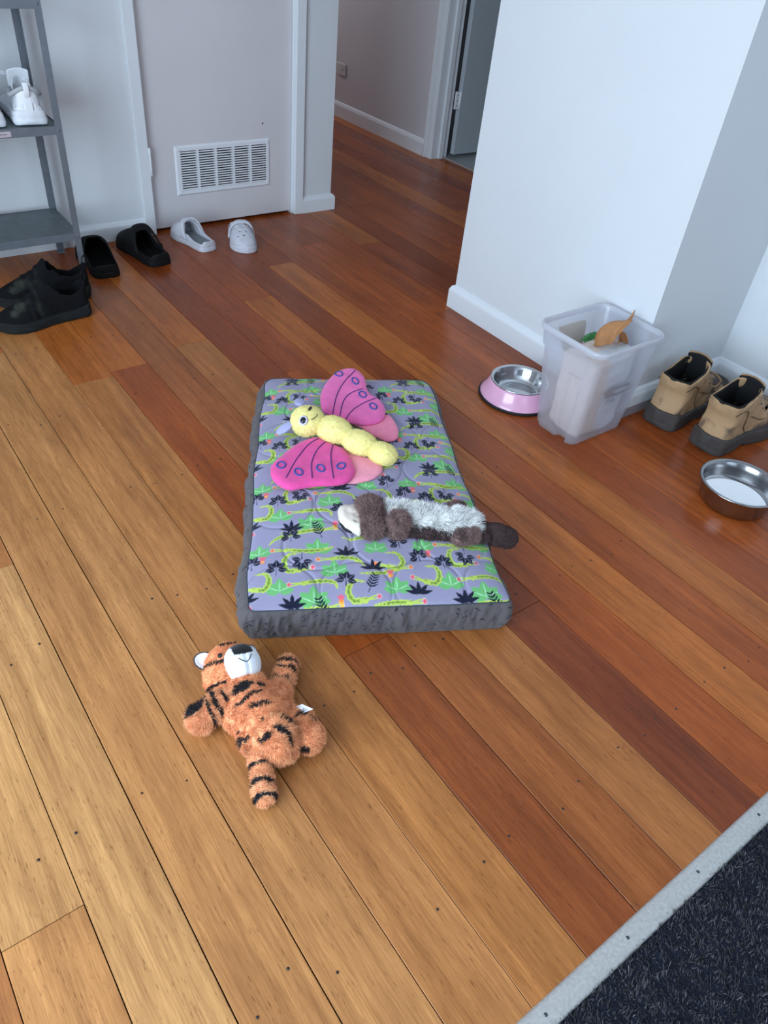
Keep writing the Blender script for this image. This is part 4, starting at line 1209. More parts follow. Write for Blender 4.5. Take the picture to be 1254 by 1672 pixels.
# legs: the near one folded forward, the other to the right
l0, l1, l2 = zg(690, 900, 0.042), zg(810, 855, 0.062), zg(850, 945, 0.042)
tfur('leg', [(zg(640, 920, 0.034), l0, 0.026, 0.028), (l0, l1, 0.028, 0.034), (l1, l2, 0.036, 0.033)], marks([(795, 840, 935, 895, 0.0075), (870, 765, 960, 755, 0.010), (690, 900, 770, 885, 0.007), (720, 1010, 760, 1010, 0.010), (800, 1045, 840, 1040, 0.004), (920, 700, 950, 730, 0.006)], 0.075, seed=104), 17000, 0.011, seed=105, lay=D(l2 - l1), lite=0.5)
m0, m1 = zg(985, 770, 0.034), zg(1065, 865, 0.034)
tfur('leg', [(zg(830, 760, 0.034), m0, 0.028, 0.031), (m0, m1, 0.031, 0.032)], marks([(950, 915, 1105, 945, 0.0075), (980, 715, 1060, 680, 0.006), (1070, 715, 1140, 720, 0.006), (1040, 660, 1060, 650, 0.004)], 0.06, seed=108), 15000, 0.011, seed=111, lay=D(np.array([0.1, -1, -0.2])), lite=0.4)
# sewn-in care tag
tq = [zg(912, 645, 0.050), zg(955, 700, 0.055), zg(1110, 640, 0.078), zg(1020, 600, 0.074), ]
Pm = np.array(tq); V = np.concatenate([Pm, Pm - [0, 0, 0.0012]]); F = np.array([(0, 1, 2, 3), (7, 6, 5, 4), (0, 4, 5, 1), (1, 5, 6, 2), (2, 6, 7, 3), (3, 7, 4, 0)])
ct = mk('care_tag', V, F, M_WHITE, tg, smooth=False, org=TO)
M_PRINTG = pmat('grey_print', (120, 124, 132), 0.8)
lines = []
for k in range(5):
    t = 0.18 + 0.16 * k; p0_ = Pm[0] * (1 - t) + Pm[1] * t; p1_ = Pm[3] * (1 - t) + Pm[2] * t
    a_ = p0_ * 0.85 + p1_ * 0.15; b_ = p0_ * 0.2 + p1_ * 0.8; dv = (Pm[1] - Pm[0]) * 0.03; up_ = np.array([0, 0, 0.0006])
    lines.append((np.array([a_ - dv + up_, a_ + dv + up_, b_ + dv + up_, b_ - dv + up_]), np.array([(0, 1, 2, 3)])))
V, F = joinm(lines); mk('tag_print', V, F, M_PRINTG, ct, smooth=False, org=TO)

# ---------------------------------------------------------------- metal shoe rack
RX0, RX1, RYF, RYB = 0.262, 0.862, 3.086, 3.392
RO = ((RX0 + RX1) / 2, (RYF + RYB) / 2, 0)
rack = thing('shoe_rack', 'grey galvanised metal shelf rack with open sides at left', 'shelf rack', RO)
pw_ = 0.024; th_ = 0.002
for x, sx in ((RX0, 1), (RX1, -1)):
    for y, sy in ((RYF, 1), (RYB, -1)):
        V, F = joinm([boxv(min(x, x + sx * pw_), max(x, x + sx * pw_), min(y, y + sy * th_), max(y, y + sy * th_), 0.0, 1.40),
                      boxv(min(x, x + sx * th_), max(x, x + sx * th_), min(y + sy * th_, y + sy * pw_), max(y + sy * th_, y + sy * pw_), 0.0, 1.40)])
        po = mk('post', V, F, M_RACK, rack, smooth=False, org=RO)
        for z in (0.178, 0.568, 0.956, 1.345):
            if y == RYF:
                V, F = lathe([(0.0001, 0.003), (0.003, 0.0025), (0.0048, 0.0)], 10); V = np.stack([V[:, 0] + x + sx * 0.012, y - V[:, 2], V[:, 1] + z], -1)
                mk('bolt', V, F[:, ::-1], M_RACKS, po, org=RO)
        V, F = boxv(min(x - sx * .001, x + sx * 0.026), max(x - sx * .001, x + sx * 0.026), min(y - sy * .001, y + sy * 0.012), max(y - sy * .001, y + sy * 0.012), 0.0, 0.012)
        mk('foot_cap', V, F, pmat('grey_cap', (96, 100, 108), 0.6) if 'grey_cap' not in bpy.data.materials else bpy.data.materials['grey_cap'], po, smooth=False, org=RO)
for z in (0.190, 0.580, 0.968, 1.356):
    e = 0.0025
    V, F = boxv(RX0 + e, RX1 - e, RYF + e - 0.002, RYF + e, z - 0.026, z + 0.003); mk('shelf_lip', V, F, M_RACK, rack, smooth=False, org=RO)
    V, F = joinm([boxv(RX0 + e, RX1 - e, RYF + e, RYB - e, z - 0.0015, z), boxv(RX0 + e, RX1 - e, RYB - e - 0.0015, RYB - e, z - 0.026, z + 0.003),
                  boxv(RX0 + e, RX0 + e + 0.0015, RYF + e, RYB - e, z - 0.026, z + 0.003), boxv(RX1 - e - 0.0015, RX1 - e, RYF + e, RYB - e, z - 0.026, z + 0.003)])
    sh_ = mk('shelf', V, F, M_RACKS, rack, smooth=False, org=RO)
    if abs(z - 0.58) < 0.01:
        stk = box('sticker', 0.585, 0.682, RYF + e - 0.0028, RYF + e - 0.002, z - 0.022, z - 0.004, pmat('sticker_paper', (188, 172, 178), 0.7), sh_, org=RO)
        marks = []
        for a, b_ in ((0.59, 0.604), (0.607, 0.622), (0.624, 0.633), (0.645, 0.653), (0.655, 0.668)): marks.append(boxv(a, b_, RYF + e - 0.0032, RYF + e - 0.0028, z - 0.015, z - 0.011))
        V, F = joinm(marks); mk('sticker_print', V, F, M_PRINTG, sh_, smooth=False, org=RO)


# ---------------------------------------------------------------- footwear (x: heel -> toe)
def itp(x, T):
    T = np.asarray(T, float); return np.interp(x, T[:, 0], T[:, 1])


def smooth_tab(T, n=60):
    T = np.asarray(T, float); P = bez(np.concatenate([T, 0 * T[:, :1]], 1), n); return P[:, :2]


def shoe_f(P, wt, yt, Ht, nexp=2.5, off=0.0, taper=0.0):
    x, y, z = P[..., 0], P[..., 1], P[..., 2]
    if off:
        xa, xb = wt[0, 0], wt[-1, 0]; xm_ = (xa + xb) / 2; x = xm_ + (x - xm_) * (xb - xa) / (xb - xa - 2 * off)
    w_ = np.maximum(itp(x, wt) - off, 1e-4); H = np.maximum(itp(x, Ht) - off, 1e-3); yc = itp(x, yt)
    zz_ = np.clip(z / H, 0, None); w2 = w_ * (1 - taper * np.clip(z, 0, 1) / 0.12)
    r = (np.abs((y - yc) / np.maximum(w2, 1e-4)) ** nexp + zz_ ** nexp) ** (1 / nexp)
    return np.maximum((r - 1) * np.minimum(w_, H) * 0.8, np.maximum(wt[0, 0] - x, x - wt[-1, 0]) * 0.8)


def xcap(P, L, off): return np.maximum(-P[..., 0] + off, P[..., 0] - L + off)


# clogs -----------------------------------------------------------------------
CW = smooth_tab([(-0.001, 0.012), (0.003, 0.026), (0.014, 0.0375), (0.05, 0.0415), (0.10, 0.0415), (0.15, 0.046), (0.19, 0.0515), (0.225, 0.049), (0.25, 0.039), (0.265, 0.022), (0.272, 0.004)])
CY = smooth_tab([(-0.01, 0.0), (0.10, 0.0), (0.19, 0.004), (0.28, -0.004)])
CH = smooth_tab([(-0.01, 0.055), (0.03, 0.055), (0.07, 0.060), (0.11, 0.078), (0.145, 0.088), (0.18, 0.082), (0.22, 0.066), (0.25, 0.050), (0.28, 0.030)])


def clog(name, label, group, loc, rz, mat, inner, mirror=1, strap=None, tilt=0, s=1.0):
    s = np.array(s, float)
    t = thing(name, label, 'shoe', loc, rz, group)
    holes = [(0.175, 0.0), (0.20, 0.013), (0.20, -0.013), (0.178, 0.026), (0.178, -0.026), (0.222, 0.0), (0.222, 0.024), (0.222, -0.024), (0.155, 0.013), (0.155, -0.013)]

    def f(P):
        x, y, z = P[..., 0], P[..., 1], P[..., 2]
        o = shoe_f(P, CW, CY, CH, 2.7)
        inn = shoe_f(P, CW, CY, CH, 2.7, 0.0065)
        rim = np.interp(x, [0, 0.03, 0.07, 0.11, 0.15], [0.044, 0.044, 0.050, 0.064, 0.08])
        d = np.maximum(o, 0.0005 - z)
        yy = (y - itp(x, CY)) / np.maximum(itp(x, CW), 1e-3)
        mouth = np.maximum(inn * 0 + (np.abs(y - itp(x, CY)) - (itp(x, CW) - 0.0065)), x - (0.148 - 0.030 * yy ** 2)); mouth = np.maximum(mouth, 0.010 - x)
        d = smax(d, np.where(x < 0.155, z - rim, -1.0), 0.004)
        cav = smin(np.maximum(inn, 0.022 - z), np.maximum(mouth, 0.022 - z), 0.003)
        d = smax(d, -cav, 0.003)
        for hx_, hy_ in holes: d = np.maximum(d, -np.maximum(np.hypot(x - hx_, y - hy_ - 0.002) - 0.0046, 0.045 - z))
        # groove between sole and upper
        d = d + 0.0016 * np.exp(-((z - 0.020 - 0.010 * np.clip((x - 0.2) / 0.07, 0, 1)) / 0.0022) ** 2) * (o > -0.006)
        return d
    V, F = snets(f, (-0.008, -0.062, -0.004), (0.28, 0.062, 0.096), 0.0021)
    V[:, 1] *= mirror; V = V * s
    if mirror < 0: F = F[:, ::-1]
    # inside darker foot bed is a part of its own
    mk('body', V, F, mat, t)
    a = np.linspace(0, 1, 40); xs = 0.012 + a * 0.19; up_ = itp(xs, CW) - 0.009; yc = itp(xs, CY)
    pl = np.concatenate([np.stack([xs, yc + up_], -1), np.stack([xs, yc - up_], -1)[::-1]])
    Vb = np.concatenate([np.stack([pl[:, 0], pl[:, 1] * mirror, np.full(80, 0.0236)], -1), [[0.1, 0, 0.0236]]]) * s
    Fb = np.stack([np.full(80, 80), np.arange(80), (np.arange(80) + 1) % 80], -1); Fb = Fb[:, ::-1] if mirror > 0 else Fb
    mk('footbed', Vb, Fb, inner, t)
    if strap:
        def fs(P):
            x, y, z = P[..., 0], P[..., 1], P[..., 2]
            o = shoe_f(P, CW, CY, CH, 2.7); xb = strap[0] - strap[2] * (0.088 - z)
            d = np.maximum(np.maximum(o - 0.006, -(o - 0.0012)), np.abs(x - xb) - 0.0085)
            return np.maximum(d, 0.028 - z)
        V, F = snets(fs, (0.04, -0.07, 0.02), (0.26, 0.07, 0.104), 0.0021)
        V[:, 1] *= mirror; V = V * s
        if mirror < 0: F = F[:, ::-1]
        st = mk('strap', V, F, mat, t)
        for sg in (-1, 1):
            z_ = 0.036; xk = strap[0] - strap[2] * (0.088 - z_); yk = itp(xk, CY) + sg * (itp(xk, CW) + 0.004)
            Vr, Fr = lathe([(0.0001, 0.004), (0.006, 0.003), (0.008, 0.0)], 12); Vr = np.stack([Vr[:, 0] + xk, yk * mirror + sg * mirror * Vr[:, 2], Vr[:, 1] + z_], -1) * s
            mk('strap_rivet', Vr, Fr, mat, st)
    return t


R_ = math.radians
clog('clog', 'black foam clog beside the rack post, heel towards the viewer', 'black clogs by the closet', (0.937, 3.056, 0), R_(83), M_CLOGB, M_CLOGI, 1, s=(1.22, 1.42, 1.25))
clog('clog', 'black foam clog beside the pale grey clog, open heel facing right', 'black clogs by the closet', (1.188, 3.084, 0), R_(98), M_CLOGB, M_CLOGI, -1, (0.135, 0, 0.9), s=(1.2, 1.38, 1.25))
M_GREYIN = pmat('grey_footbed', (128, 130, 136), 0.8, noise=0.12, nscale=60)
clog('clog', 'pale grey clog against the closet door, heel towards the viewer', 'pale grey clogs by the closet', (1.447, 3.152, 0), R_(99), M_CLOGG, M_GREYIN, 1, (0.150, 0, 0.55), s=(1.03, 1.12, 1.08))
clog('clog', 'pale grey clog standing alone, toe with holes facing the viewer', 'pale grey clogs by the closet', (1.678, 3.335, 0), R_(-108), M_CLOGG, M_GREYIN, -1, (0.150, 0, 0.05), s=(1.05, 1.18, 1.08))


# sneakers ----------------------------------------------------------------------
SWt = smooth_tab([(-0.004, 0.010), (0.002, 0.024), (0.016, 0.035), (0.06, 0.037), (0.12, 0.038), (0.18, 0.046), (0.22, 0.048), (0.255, 0.041), (0.28, 0.026), (0.293, 0.004)])
SYt = smooth_tab([(-0.01, 0.0), (0.12, 0.0), (0.2, 0.005), (0.3, -0.006)])


def sneaker(name, label, group, loc, rz, kind, mirror=1, cat='shoe', sc=(1.2, 1.3, 1.40)):
    t = thing(name, label, cat, loc, rz, group, sc)
    if kind == 'black':
        H = smooth_tab([(-0.01, 0.16), (0.05, 0.14), (0.10, 0.13), (0.125, 0.118), (0.15, 0.100), (0.18, 0.082), (0.22, 0.064), (0.26, 0.050), (0.30, 0.035)])
        rimx = [-0.01, 0.0, 0.02, 0.05, 0.085, 0.115, 0.128, 0.14]; rimz = [0.094, 0.092, 0.080, 0.066, 0.074, 0.105, 0.118, 0.16]; zs = 0.026
    else:
        H = smooth_tab([(-0.01, 0.17), (0.05, 0.15), (0.10, 0.14), (0.125, 0.122), (0.15, 0.104), (0.18, 0.086), (0.22, 0.070), (0.26, 0.056), (0.30, 0.040)])
        rimx = [-0.01, 0.0, 0.02, 0.05, 0.085, 0.115, 0.14, 0.15]; rimz = [0.102, 0.100, 0.090, 0.080, 0.088, 0.110, 0.125, 0.17]; zs = 0.034

    def fu(P):
        x, y, z = P[..., 0], P[..., 1], P[..., 2]
        o = shoe_f(P, SWt, SYt, H, 2.3, 0.003, 0.22) - 0.0006 * np.sin(x * 260) * (x > 0.15) * (x < 0.21)
        inn = shoe_f(P, SWt, SYt, H, 2.3, 0.0085, 0.22)
        d = smax(np.maximum(o, 0.012 - z), z - np.interp(x, rimx, rimz), 0.004)
        cav = np.maximum(np.maximum(inn, zs + 0.004 - z), x - (0.120 if kind == 'black' else 0.145))
        return smax(d, -cav, 0.003) + (0.0012 * vnoise(P, 0.016, 120) if kind == 'black' else 0.0007 * vnoise(P, 0.012, 121))

    def fso(P):
        x, y, z = P[..., 0], P[..., 1], P[..., 2]
        flare = 0.004 if kind == 'black' else 0.006
        w_ = itp(x, SWt) + flare - (0.35 * np.abs(z - zs * 0.4) ** 1 if kind == 'black' else 0.45 * np.abs(z - zs * 0.35)) * 0.35
        d2 = np.abs(y - itp(x, SYt)) - w_
        top = zs + 0.010 * np.clip(1 - x / 0.06, 0, 1) + 0.006 * np.clip((x - 0.22) / 0.06, 0, 1)
        bot = 0.0006 + 0.012 * np.clip((x - 0.23) / 0.07, 0, 1) ** 2 + 0.006 * np.clip((0.02 - x) / 0.025, 0, 1) ** 2
        d = smax(smax(d2 * 0.9, z - top, 0.006), bot - z, 0.004); d = smax(d, np.maximum(-0.006 - x, x - 0.298), 0.01)
        return d + 0.0012 * np.exp(-((z - zs * 0.62 - 0.006 * np.sin(x * 30)) / 0.0018) ** 2)
    um, so = (M_SNKB, M_SNKBS) if kind == 'black' else (M_SNKW, M_SNKWS)
    fl_ = (lambda F: F[:, ::-1]) if mirror < 0 else (lambda F: F)
    V, F = snets(fu, (-0.012, -0.06, 0.0), (0.302, 0.06, 0.15), 0.0023); V[:, 1] *= mirror
    up_ = mk('upper', V, fl_(F), um, t)
    V, F = snets(fso, (-0.016, -0.066, -0.004), (0.308, 0.066, 0.06), 0.0023); V[:, 1] *= mirror
    mk('sole', V, fl_(F), so, t)
    # lining
    xs = np.linspace(0.012, 0.2, 40); w_ = itp(xs, SWt) - 0.010; yc = itp(xs, SYt)
    pl = np.concatenate([np.stack([xs, yc + w_], -1), np.stack([xs, yc - w_], -1)[::-1]])
    Vb = np.concatenate([np.stack([pl[:, 0], pl[:, 1] * mirror, np.full(80, zs + 0.006)], -1), [[0.1, 0, zs + 0.006]]])
    Fb = np.stack([np.full(80, 80), np.arange(80), (np.arange(80) + 1) % 80], -1); Fb = Fb[:, ::-1] if mirror > 0 else Fb
    mk('insole', Vb, Fb, M_CLOGI if kind == 'black' else M_SNKG, t)
    if kind == 'black':
        V, F = tube(bez([(0.004, 0, 0.078), (-0.006, 0, 0.096), (-0.004, 0, 0.112), (0.006, 0, 0.108), (0.010, 0, 0.09)], 16), 0.0035, 8, ((1, 0, 0.2), 0.4)); V[:, 1] *= mirror
        mk('pull_tab', V, F, M_SNKB, t)
    else:
        V, F = tube(bez([(0.006, 0, 0.070), (-0.008, 0, 0.090), (-0.006, 0, 0.112), (0.004, 0, 0.114), (0.008, 0, 0.096)], 16), 0.007, 8, ((1, 0, 0.2), 0.25)); mk('pull_tab', V, F, M_SNKW, t)
        V, F = tube(bez([(0.09, 0.031, 0.086), (0.05, 0.035, 0.078), (0.018, 0.027, 0.088), (0.002, 0.010, 0.100), (0.002, -0.010, 0.100), (0.018, -0.027, 0.088), (0.05, -0.035, 0.078), (0.09, -0.031, 0.086)], 40), 0.0062, 8); mk('collar', V, F, M_SNKG, t)
        V, F = snets(lambda P: smax(np.maximum(np.abs(P[..., 0] - (0.150 - 0.45 * (P[..., 2] - 0.09) - 8 * P[..., 1] ** 2)) - 0.004, np.abs(P[..., 1]) - 0.026), np.maximum(P[..., 2] - 0.134 + 10 * P[..., 1] ** 2, 0.08 - P[..., 2]), 0.005), (0.09, -0.04, 0.07), (0.18, 0.04, 0.15), 0.0025); mk('tongue', V, F, M_SNKW, t)
        V, F = tube(bez([(0.150, 0.018, 0.118), (0.13, 0.045, 0.125), (0.155, 0.050, 0.118), (0.16, 0.022, 0.112)], 20), 0.003, 6); mk('lace', V, F, M_SNKW, t)
        # heel overlays: counter panel and sole heel clip
        def fo(P):
            x, y, z = P[..., 0], P[..., 1], P[..., 2]
            o = shoe_f(P, SWt, SYt, H, 2.3, 0.003, 0.22)
            arch = 0.064 - 4.5 * y ** 2 * 4 + 0.06 * x
            return smax(np.maximum(np.abs(o - 0.0008) - 0.0018, z - arch), np.maximum(0.02 - z, x - 0.06), 0.002)
        V, F = snets(fo, (-0.014, -0.06, 0.01), (0.08, 0.06, 0.09), 0.002); mk('heel_counter', V, F, M_SNKW, t)
    return t


def dusty_black():
    m = pmat('black_knit', (17, 18, 22), 0.85, bump=0.35, bscale=350, spec=0.15)
    N, L = m.node_tree.nodes, m.node_tree.links; B = N['Principled BSDF']; tcx = N.new('ShaderNodeTexCoord')
    nz = N.new('ShaderNodeTexNoise'); nz.inputs['Scale'].default_value = 22; nz.inputs['Detail'].default_value = 5; L.new(tcx.outputs['Object'], nz.inputs['Vector'])
    mr = N.new('ShaderNodeMapRange'); mr.inputs[1].default_value = 0.52; mr.inputs[2].default_value = 0.75; L.new(nz.outputs['Fac'], mr.inputs[0])
    sp = N.new('ShaderNodeSeparateXYZ'); L.new(tcx.outputs['Object'], sp.inputs[0])
    gx_ = N.new('ShaderNodeMapRange'); gx_.inputs[1].default_value = 0.13; gx_.inputs[2].default_value = 0.22; L.new(sp.outputs[0], gx_.inputs[0])
    mm = N.new('ShaderNodeMath'); mm.operation = 'MULTIPLY'; L.new(mr.outputs[0], mm.inputs[0]); L.new(gx_.outputs[0], mm.inputs[1])
    mx = N.new('ShaderNodeMix'); mx.data_type = 'RGBA'; mx.inputs[6].default_value = (*lin((15, 16, 19)), 1); mx.inputs[7].default_value = (*lin((66, 70, 62)), 1)
    L.new(mm.outputs[0], mx.inputs[0]); L.new(mx.outputs[2], B.inputs['Base Color'])
    return m


M_SNKB = dusty_black()
M_SNKBS = pmat('black_sole', (28, 30, 31), 0.8, spec=0.2, noise=0.2, nscale=40)
M_SNKNAVY = pmat('navy_knit', (20, 22, 34), 0.8)
M_SNKW = pmat('white_leather', (232, 234, 238), 0.5, noise=0.03, nscale=40)
M_SNKWS = pmat('white_sole', (224, 226, 231), 0.55, noise=0.06, nscale=50)
M_SNKG = pmat('grey_lining', (176, 180, 184), 0.85)
sneaker('sneaker', 'worn black slip-on sneaker nearest the viewer at the left edge', 'black sneakers by the rack', (0.766, 2.802, 0), R_(184), 'black', 1)
sneaker('sneaker', 'black slip-on sneaker behind its twin, at the rack post', 'black sneakers by the rack', (0.822, 2.945, 0), R_(172), 'black', -1)
sneaker('sneaker', 'white sneaker on the middle rack shelf, beside the post', 'white sneakers on the rack', (0.768, 3.112, 0.581), R_(84), 'white', -1, sc=(0.98, 1.42, 1.22))
sneaker('sneaker', 'white sneaker on the middle rack shelf, cut by the left edge', 'white sneakers on the rack', (0.622, 3.112, 0.581), R_(84), 'white', 1, sc=(0.98, 1.42, 1.22))

# ---------------------------------------------------------------- work boots
BW = smooth_tab([(-0.004, 0.012), (0.003, 0.027), (0.016, 0.038), (0.06, 0.040), (0.12, 0.041), (0.18, 0.049), (0.23, 0.052), (0.27, 0.045), (0.295, 0.030), (0.308, 0.004)])
BYt = smooth_tab([(-0.01, 0.0), (0.12, 0.0), (0.2, 0.005), (0.32, -0.006)])
BH = smooth_tab([(-0.01, 0.30), (0.05, 0.28), (0.10, 0.24), (0.125, 0.175), (0.15, 0.135), (0.19, 0.105), (0.23, 0.090), (0.27, 0.076), (0.31, 0.045)])


def leather_mat():
    m = pmat('tan_nubuck', (168, 134, 98), 0.8, bump=0.15, bscale=90)
    N, L = m.node_tree.nodes, m.node_tree.links; B = N['Principled BSDF']; tcx = N.new('ShaderNodeTexCoord'); oi = N.new('ShaderNodeObjectInfo')
    ad = N.new('ShaderNodeVectorMath'); L.new(tcx.outputs['Object'], ad.inputs[0]); L.new(oi.outputs['Random'], ad.inputs[1])
    nz = N.new('ShaderNodeTexNoise'); nz.inputs['Scale'].default_value = 26; nz.inputs['Detail'].default_value = 6; L.new(ad.outputs[0], nz.inputs['Vector'])
    sp = N.new('ShaderNodeSeparateXYZ'); L.new(tcx.outputs['Object'], sp.inputs[0])
    gx_ = N.new('ShaderNodeMapRange'); gx_.inputs[1].default_value = 0.11; gx_.inputs[2].default_value = 0.24; gx_.inputs[3].default_value = 0.0; gx_.inputs[4].default_value = 0.30; L.new(sp.outputs[0], gx_.inputs[0])
    gz_ = N.new('ShaderNodeMapRange'); gz_.inputs[1].default_value = 0.035; gz_.inputs[2].default_value = 0.085; gz_.inputs[3].default_value = 0.12; gz_.inputs[4].default_value = 0.0; L.new(sp.outputs[2], gz_.inputs[0])
    s1 = N.new('ShaderNodeMath'); s1.operation = 'ADD'; L.new(gx_.outputs[0], s1.inputs[0]); L.new(gz_.outputs[0], s1.inputs[1])
    s2 = N.new('ShaderNodeMath'); s2.operation = 'ADD'; L.new(s1.outputs[0], s2.inputs[0]); L.new(nz.outputs['Fac'], s2.inputs[1])
    mr = N.new('ShaderNodeMapRange'); mr.inputs[1].default_value = 0.60; mr.inputs[2].default_value = 0.78; L.new(s2.outputs[0], mr.inputs[0])
    mx = N.new('ShaderNodeMix'); mx.data_type = 'RGBA'; mx.inputs[6].default_value = (*lin((172, 138, 102)), 1); mx.inputs[7].default_value = (*lin((74, 62, 56)), 1)
    L.new(mr.outputs[0], mx.inputs[0]); L.new(mx.outputs[2], B.inputs['Base Color'])
    return m


M_BOOT = leather_mat()
M_BSOLE = pmat('muddy_rubber', (62, 56, 54), 0.75, noise=0.25, nscale=30, bump=0.3, bscale=60)
M_BLINE = pmat('black_lining', (10, 10, 12), 0.85)
M_STITCH = pmat('brown_seam', (84, 60, 40), 0.8)
M_LACE = pmat('tan_lace', (156, 122, 84), 0.8)


def boot(label, loc, rz, mirror):
    t = thing('work_boot', label, 'boot', loc, rz, 'tan work boots in the corner', (1.28, 1.5, 1.42))
    fl_ = (lambda F: F[:, ::-1]) if mirror < 0 else (lambda F: F)
    rimx, rimz = [-0.01, 0.0, 0.03, 0.06, 0.10, 0.13, 0.15, 0.16], [0.136, 0.134, 0.130, 0.132, 0.142, 0.155, 0.20, 0.3]

    def bo_f(P, off): return shoe_f(P, BW, BYt, BH, 2.5, off, -0.12)

    def fu(P):
        x, y, z = P[..., 0], P[..., 1], P[..., 2]
        # shaft leans a little back over the heel and is waisted above it
        Pq = P.copy(); Pq[..., 0] = x - 0.011 * np.exp(-((z - 0.088) / 0.026) ** 2) * np.clip((0.09 - x) / 0.05, 0, 1) + 0.10 * np.clip(z - 0.10, 0, 1) * np.clip((0.09 - x) / 0.05, 0, 1)
        o = bo_f(Pq, 0.003); inn = bo_f(Pq, 0.0085)
        d = smax(np.maximum(o, 0.02 - z), z - np.interp(x, rimx, rimz), 0.004)
        cav = np.maximum(inn, 0.045 - z)
        throat = np.maximum(np.abs(y) - 0.014 - 0.0 * x, np.maximum(0.10 - x, np.maximum(x - 0.175, 0.085 - z)))
        d = smax(d, -smin(cav, throat, 0.003), 0.003)
        return d + 0.0014 * vnoise(P, 0.022, 130)
    V, F = snets(fu, (-0.012, -0.066, 0.012), (0.318, 0.066, 0.18), 0.0026); V[:, 1] *= mirror
    up_ = mk('upper', V, fl_(F), M_BOOT, t)

    def fl2(P):
        x, y, z = P[..., 0], P[..., 1], P[..., 2]
        Pq = P.copy(); Pq[..., 0] = x - 0.011 * np.exp(-((z - 0.088) / 0.026) ** 2) * np.clip((0.09 - x) / 0.05, 0, 1) + 0.10 * np.clip(z - 0.10, 0, 1) * np.clip((0.09 - x) / 0.05, 0, 1)
        o = bo_f(Pq, 0.0080); inn = bo_f(Pq, 0.0115)
        d = smax(np.maximum(o, 0.040 - z), z - np.interp(x, rimx, np.array(rimz) + 0.002), 0.003)
        return np.maximum(smax(d, -np.maximum(inn, 0.046 - z), 0.002), x - 0.165)
    V, F = snets(fl2, (-0.004, -0.06, 0.03), (0.19, 0.06, 0.18), 0.0026); V[:, 1] *= mirror
    mk('lining', V, fl_(F), M_BLINE, t)

    def ft_(P):
        x, y, z = P[..., 0], P[..., 1], P[..., 2]
        xc = 0.150 - 0.30 * (z - 0.10) - 9.0 * y ** 2
        return smax(np.maximum(np.abs(x - xc) - 0.003, np.abs(y) - 0.027 - 0.08 * (z - 0.1)), np.maximum(z - 0.162 + 6 * y ** 2, 0.08 - z), 0.003)
    V, F = snets(ft_, (0.09, -0.045, 0.07), (0.19, 0.045, 0.18), 0.0024); V[:, 1] *= mirror
    mk('tongue', V, fl_(F), M_BLINE, t)['label'] = 'black padded tongue'
    V, F = tube(bez([(0.128 - 9 * y_ ** 2 + 0.006, y_ * mirror, 0.163 - 6 * y_ ** 2) for y_ in np.linspace(-0.03, 0.03, 9)], 24), 0.0022, 6); mk('tongue_edge', V, F, M_LACE, t)

    def fso(P):
        x, y, z = P[..., 0], P[..., 1], P[..., 2]
        w_ = itp(x, BW) + 0.0055 - 0.05 * np.abs(z - 0.022)
        d2 = np.abs(y - itp(x, BYt)) - w_
        top = 0.040 + 0.008 * np.clip(1 - x / 0.05, 0, 1) + 0.020 * np.clip((x - 0.25) / 0.05, 0, 1)
        bot = 0.0006 + 0.008 * ((x > 0.085) & (x < 0.12)) + 0.012 * np.clip((x - 0.25) / 0.06, 0, 1) ** 2
        d = smax(smax(d2 * 0.9, z - top, 0.005), bot - z, 0.003); d = smax(d, np.maximum(-0.008 - x, x - 0.314), 0.012)
        return d + 0.0014 * np.exp(-((z - 0.018) / 0.0018) ** 2)
    V, F = snets(fso, (-0.018, -0.07, -0.004), (0.325, 0.07, 0.08), 0.0026); V[:, 1] *= mirror
    mk('sole', V, fl_(F), M_BSOLE, t)

    # seams, laces and eyelets follow the surface
    def side(x, z, sg, off=0.0010):
        """y of the upper's surface at x,z"""
        H = float(itp(x, BH)) - 0.003; w_ = float(itp(x, BW)) - 0.003; q = 1 - (min(z / H, 0.99)) ** 2.5
        return (float(itp(x, BYt)) + sg * (w_ * (1 + 0.12 * z / 0.12) * q ** (1 / 2.5) + off)) * mirror
    for sg in (-1, 1):
        pts = [(0.012, 0.112), (0.045, 0.118), (0.068, 0.108), (0.074, 0.085), (0.082, 0.062), (0.100, 0.046)]
        V, F = tube(bez([(x, side(x, z, sg), z) for x, z in pts], 26), 0.0012, 6); mk('seam', V, F, M_STITCH, up_)
        pts = [(0.100, 0.088), (0.125, 0.078), (0.150, 0.068), (0.185, 0.066), (0.215, 0.050)]
        V, F = tube(bez([(x, side(x, z, sg), z) for x, z in pts], 24), 0.0012, 6); mk('seam', V, F, M_STITCH, up_)
        for x, z in ((0.128, 0.148), (0.132, 0.130), (0.138, 0.112), (0.152, 0.098)):
            yk = side(x, z, sg, 0.0)
            Vr, Fr = lathe([(0.0016, 0.0016), (0.0030, 0.0022), (0.0042, 0.0)], 10); Vr = np.stack([Vr[:, 0] + x, yk + sg * mirror * Vr[:, 2], Vr[:, 1] + z], -1)
            mk('eyelet', Vr, Fr, M_STEEL2, up_)
    lz = [(0.140, 0.118), (0.152, 0.102), (0.166, 0.094)]
    for k, (x, z) in enumerate(lz):
        V, F = tube(bez([(x - 0.004, side(x - 0.004, z - 0.004, 1), z - 0.004), (x + 0.004, 0.010 * mirror, z + 0.008), (x + 0.004, -0.010 * mirror, z + 0.008), (x - 0.004, side(x - 0.004, z - 0.004, -1), z - 0.004)], 16), 0.0021, 6)
        mk('lace', V, F, M_LACE, t)
    V, F = tube(bez([(0.158, -0.012 * mirror, 0.104), (0.165, -0.032 * mirror, 0.118), (0.180, -0.048 * mirror, 0.100), (0.172, -0.040 * mirror, 0.082), (0.160, -0.020 * mirror, 0.104)], 26), 0.0019, 6); mk('lace', V, F, M_LACE, t)
    return t


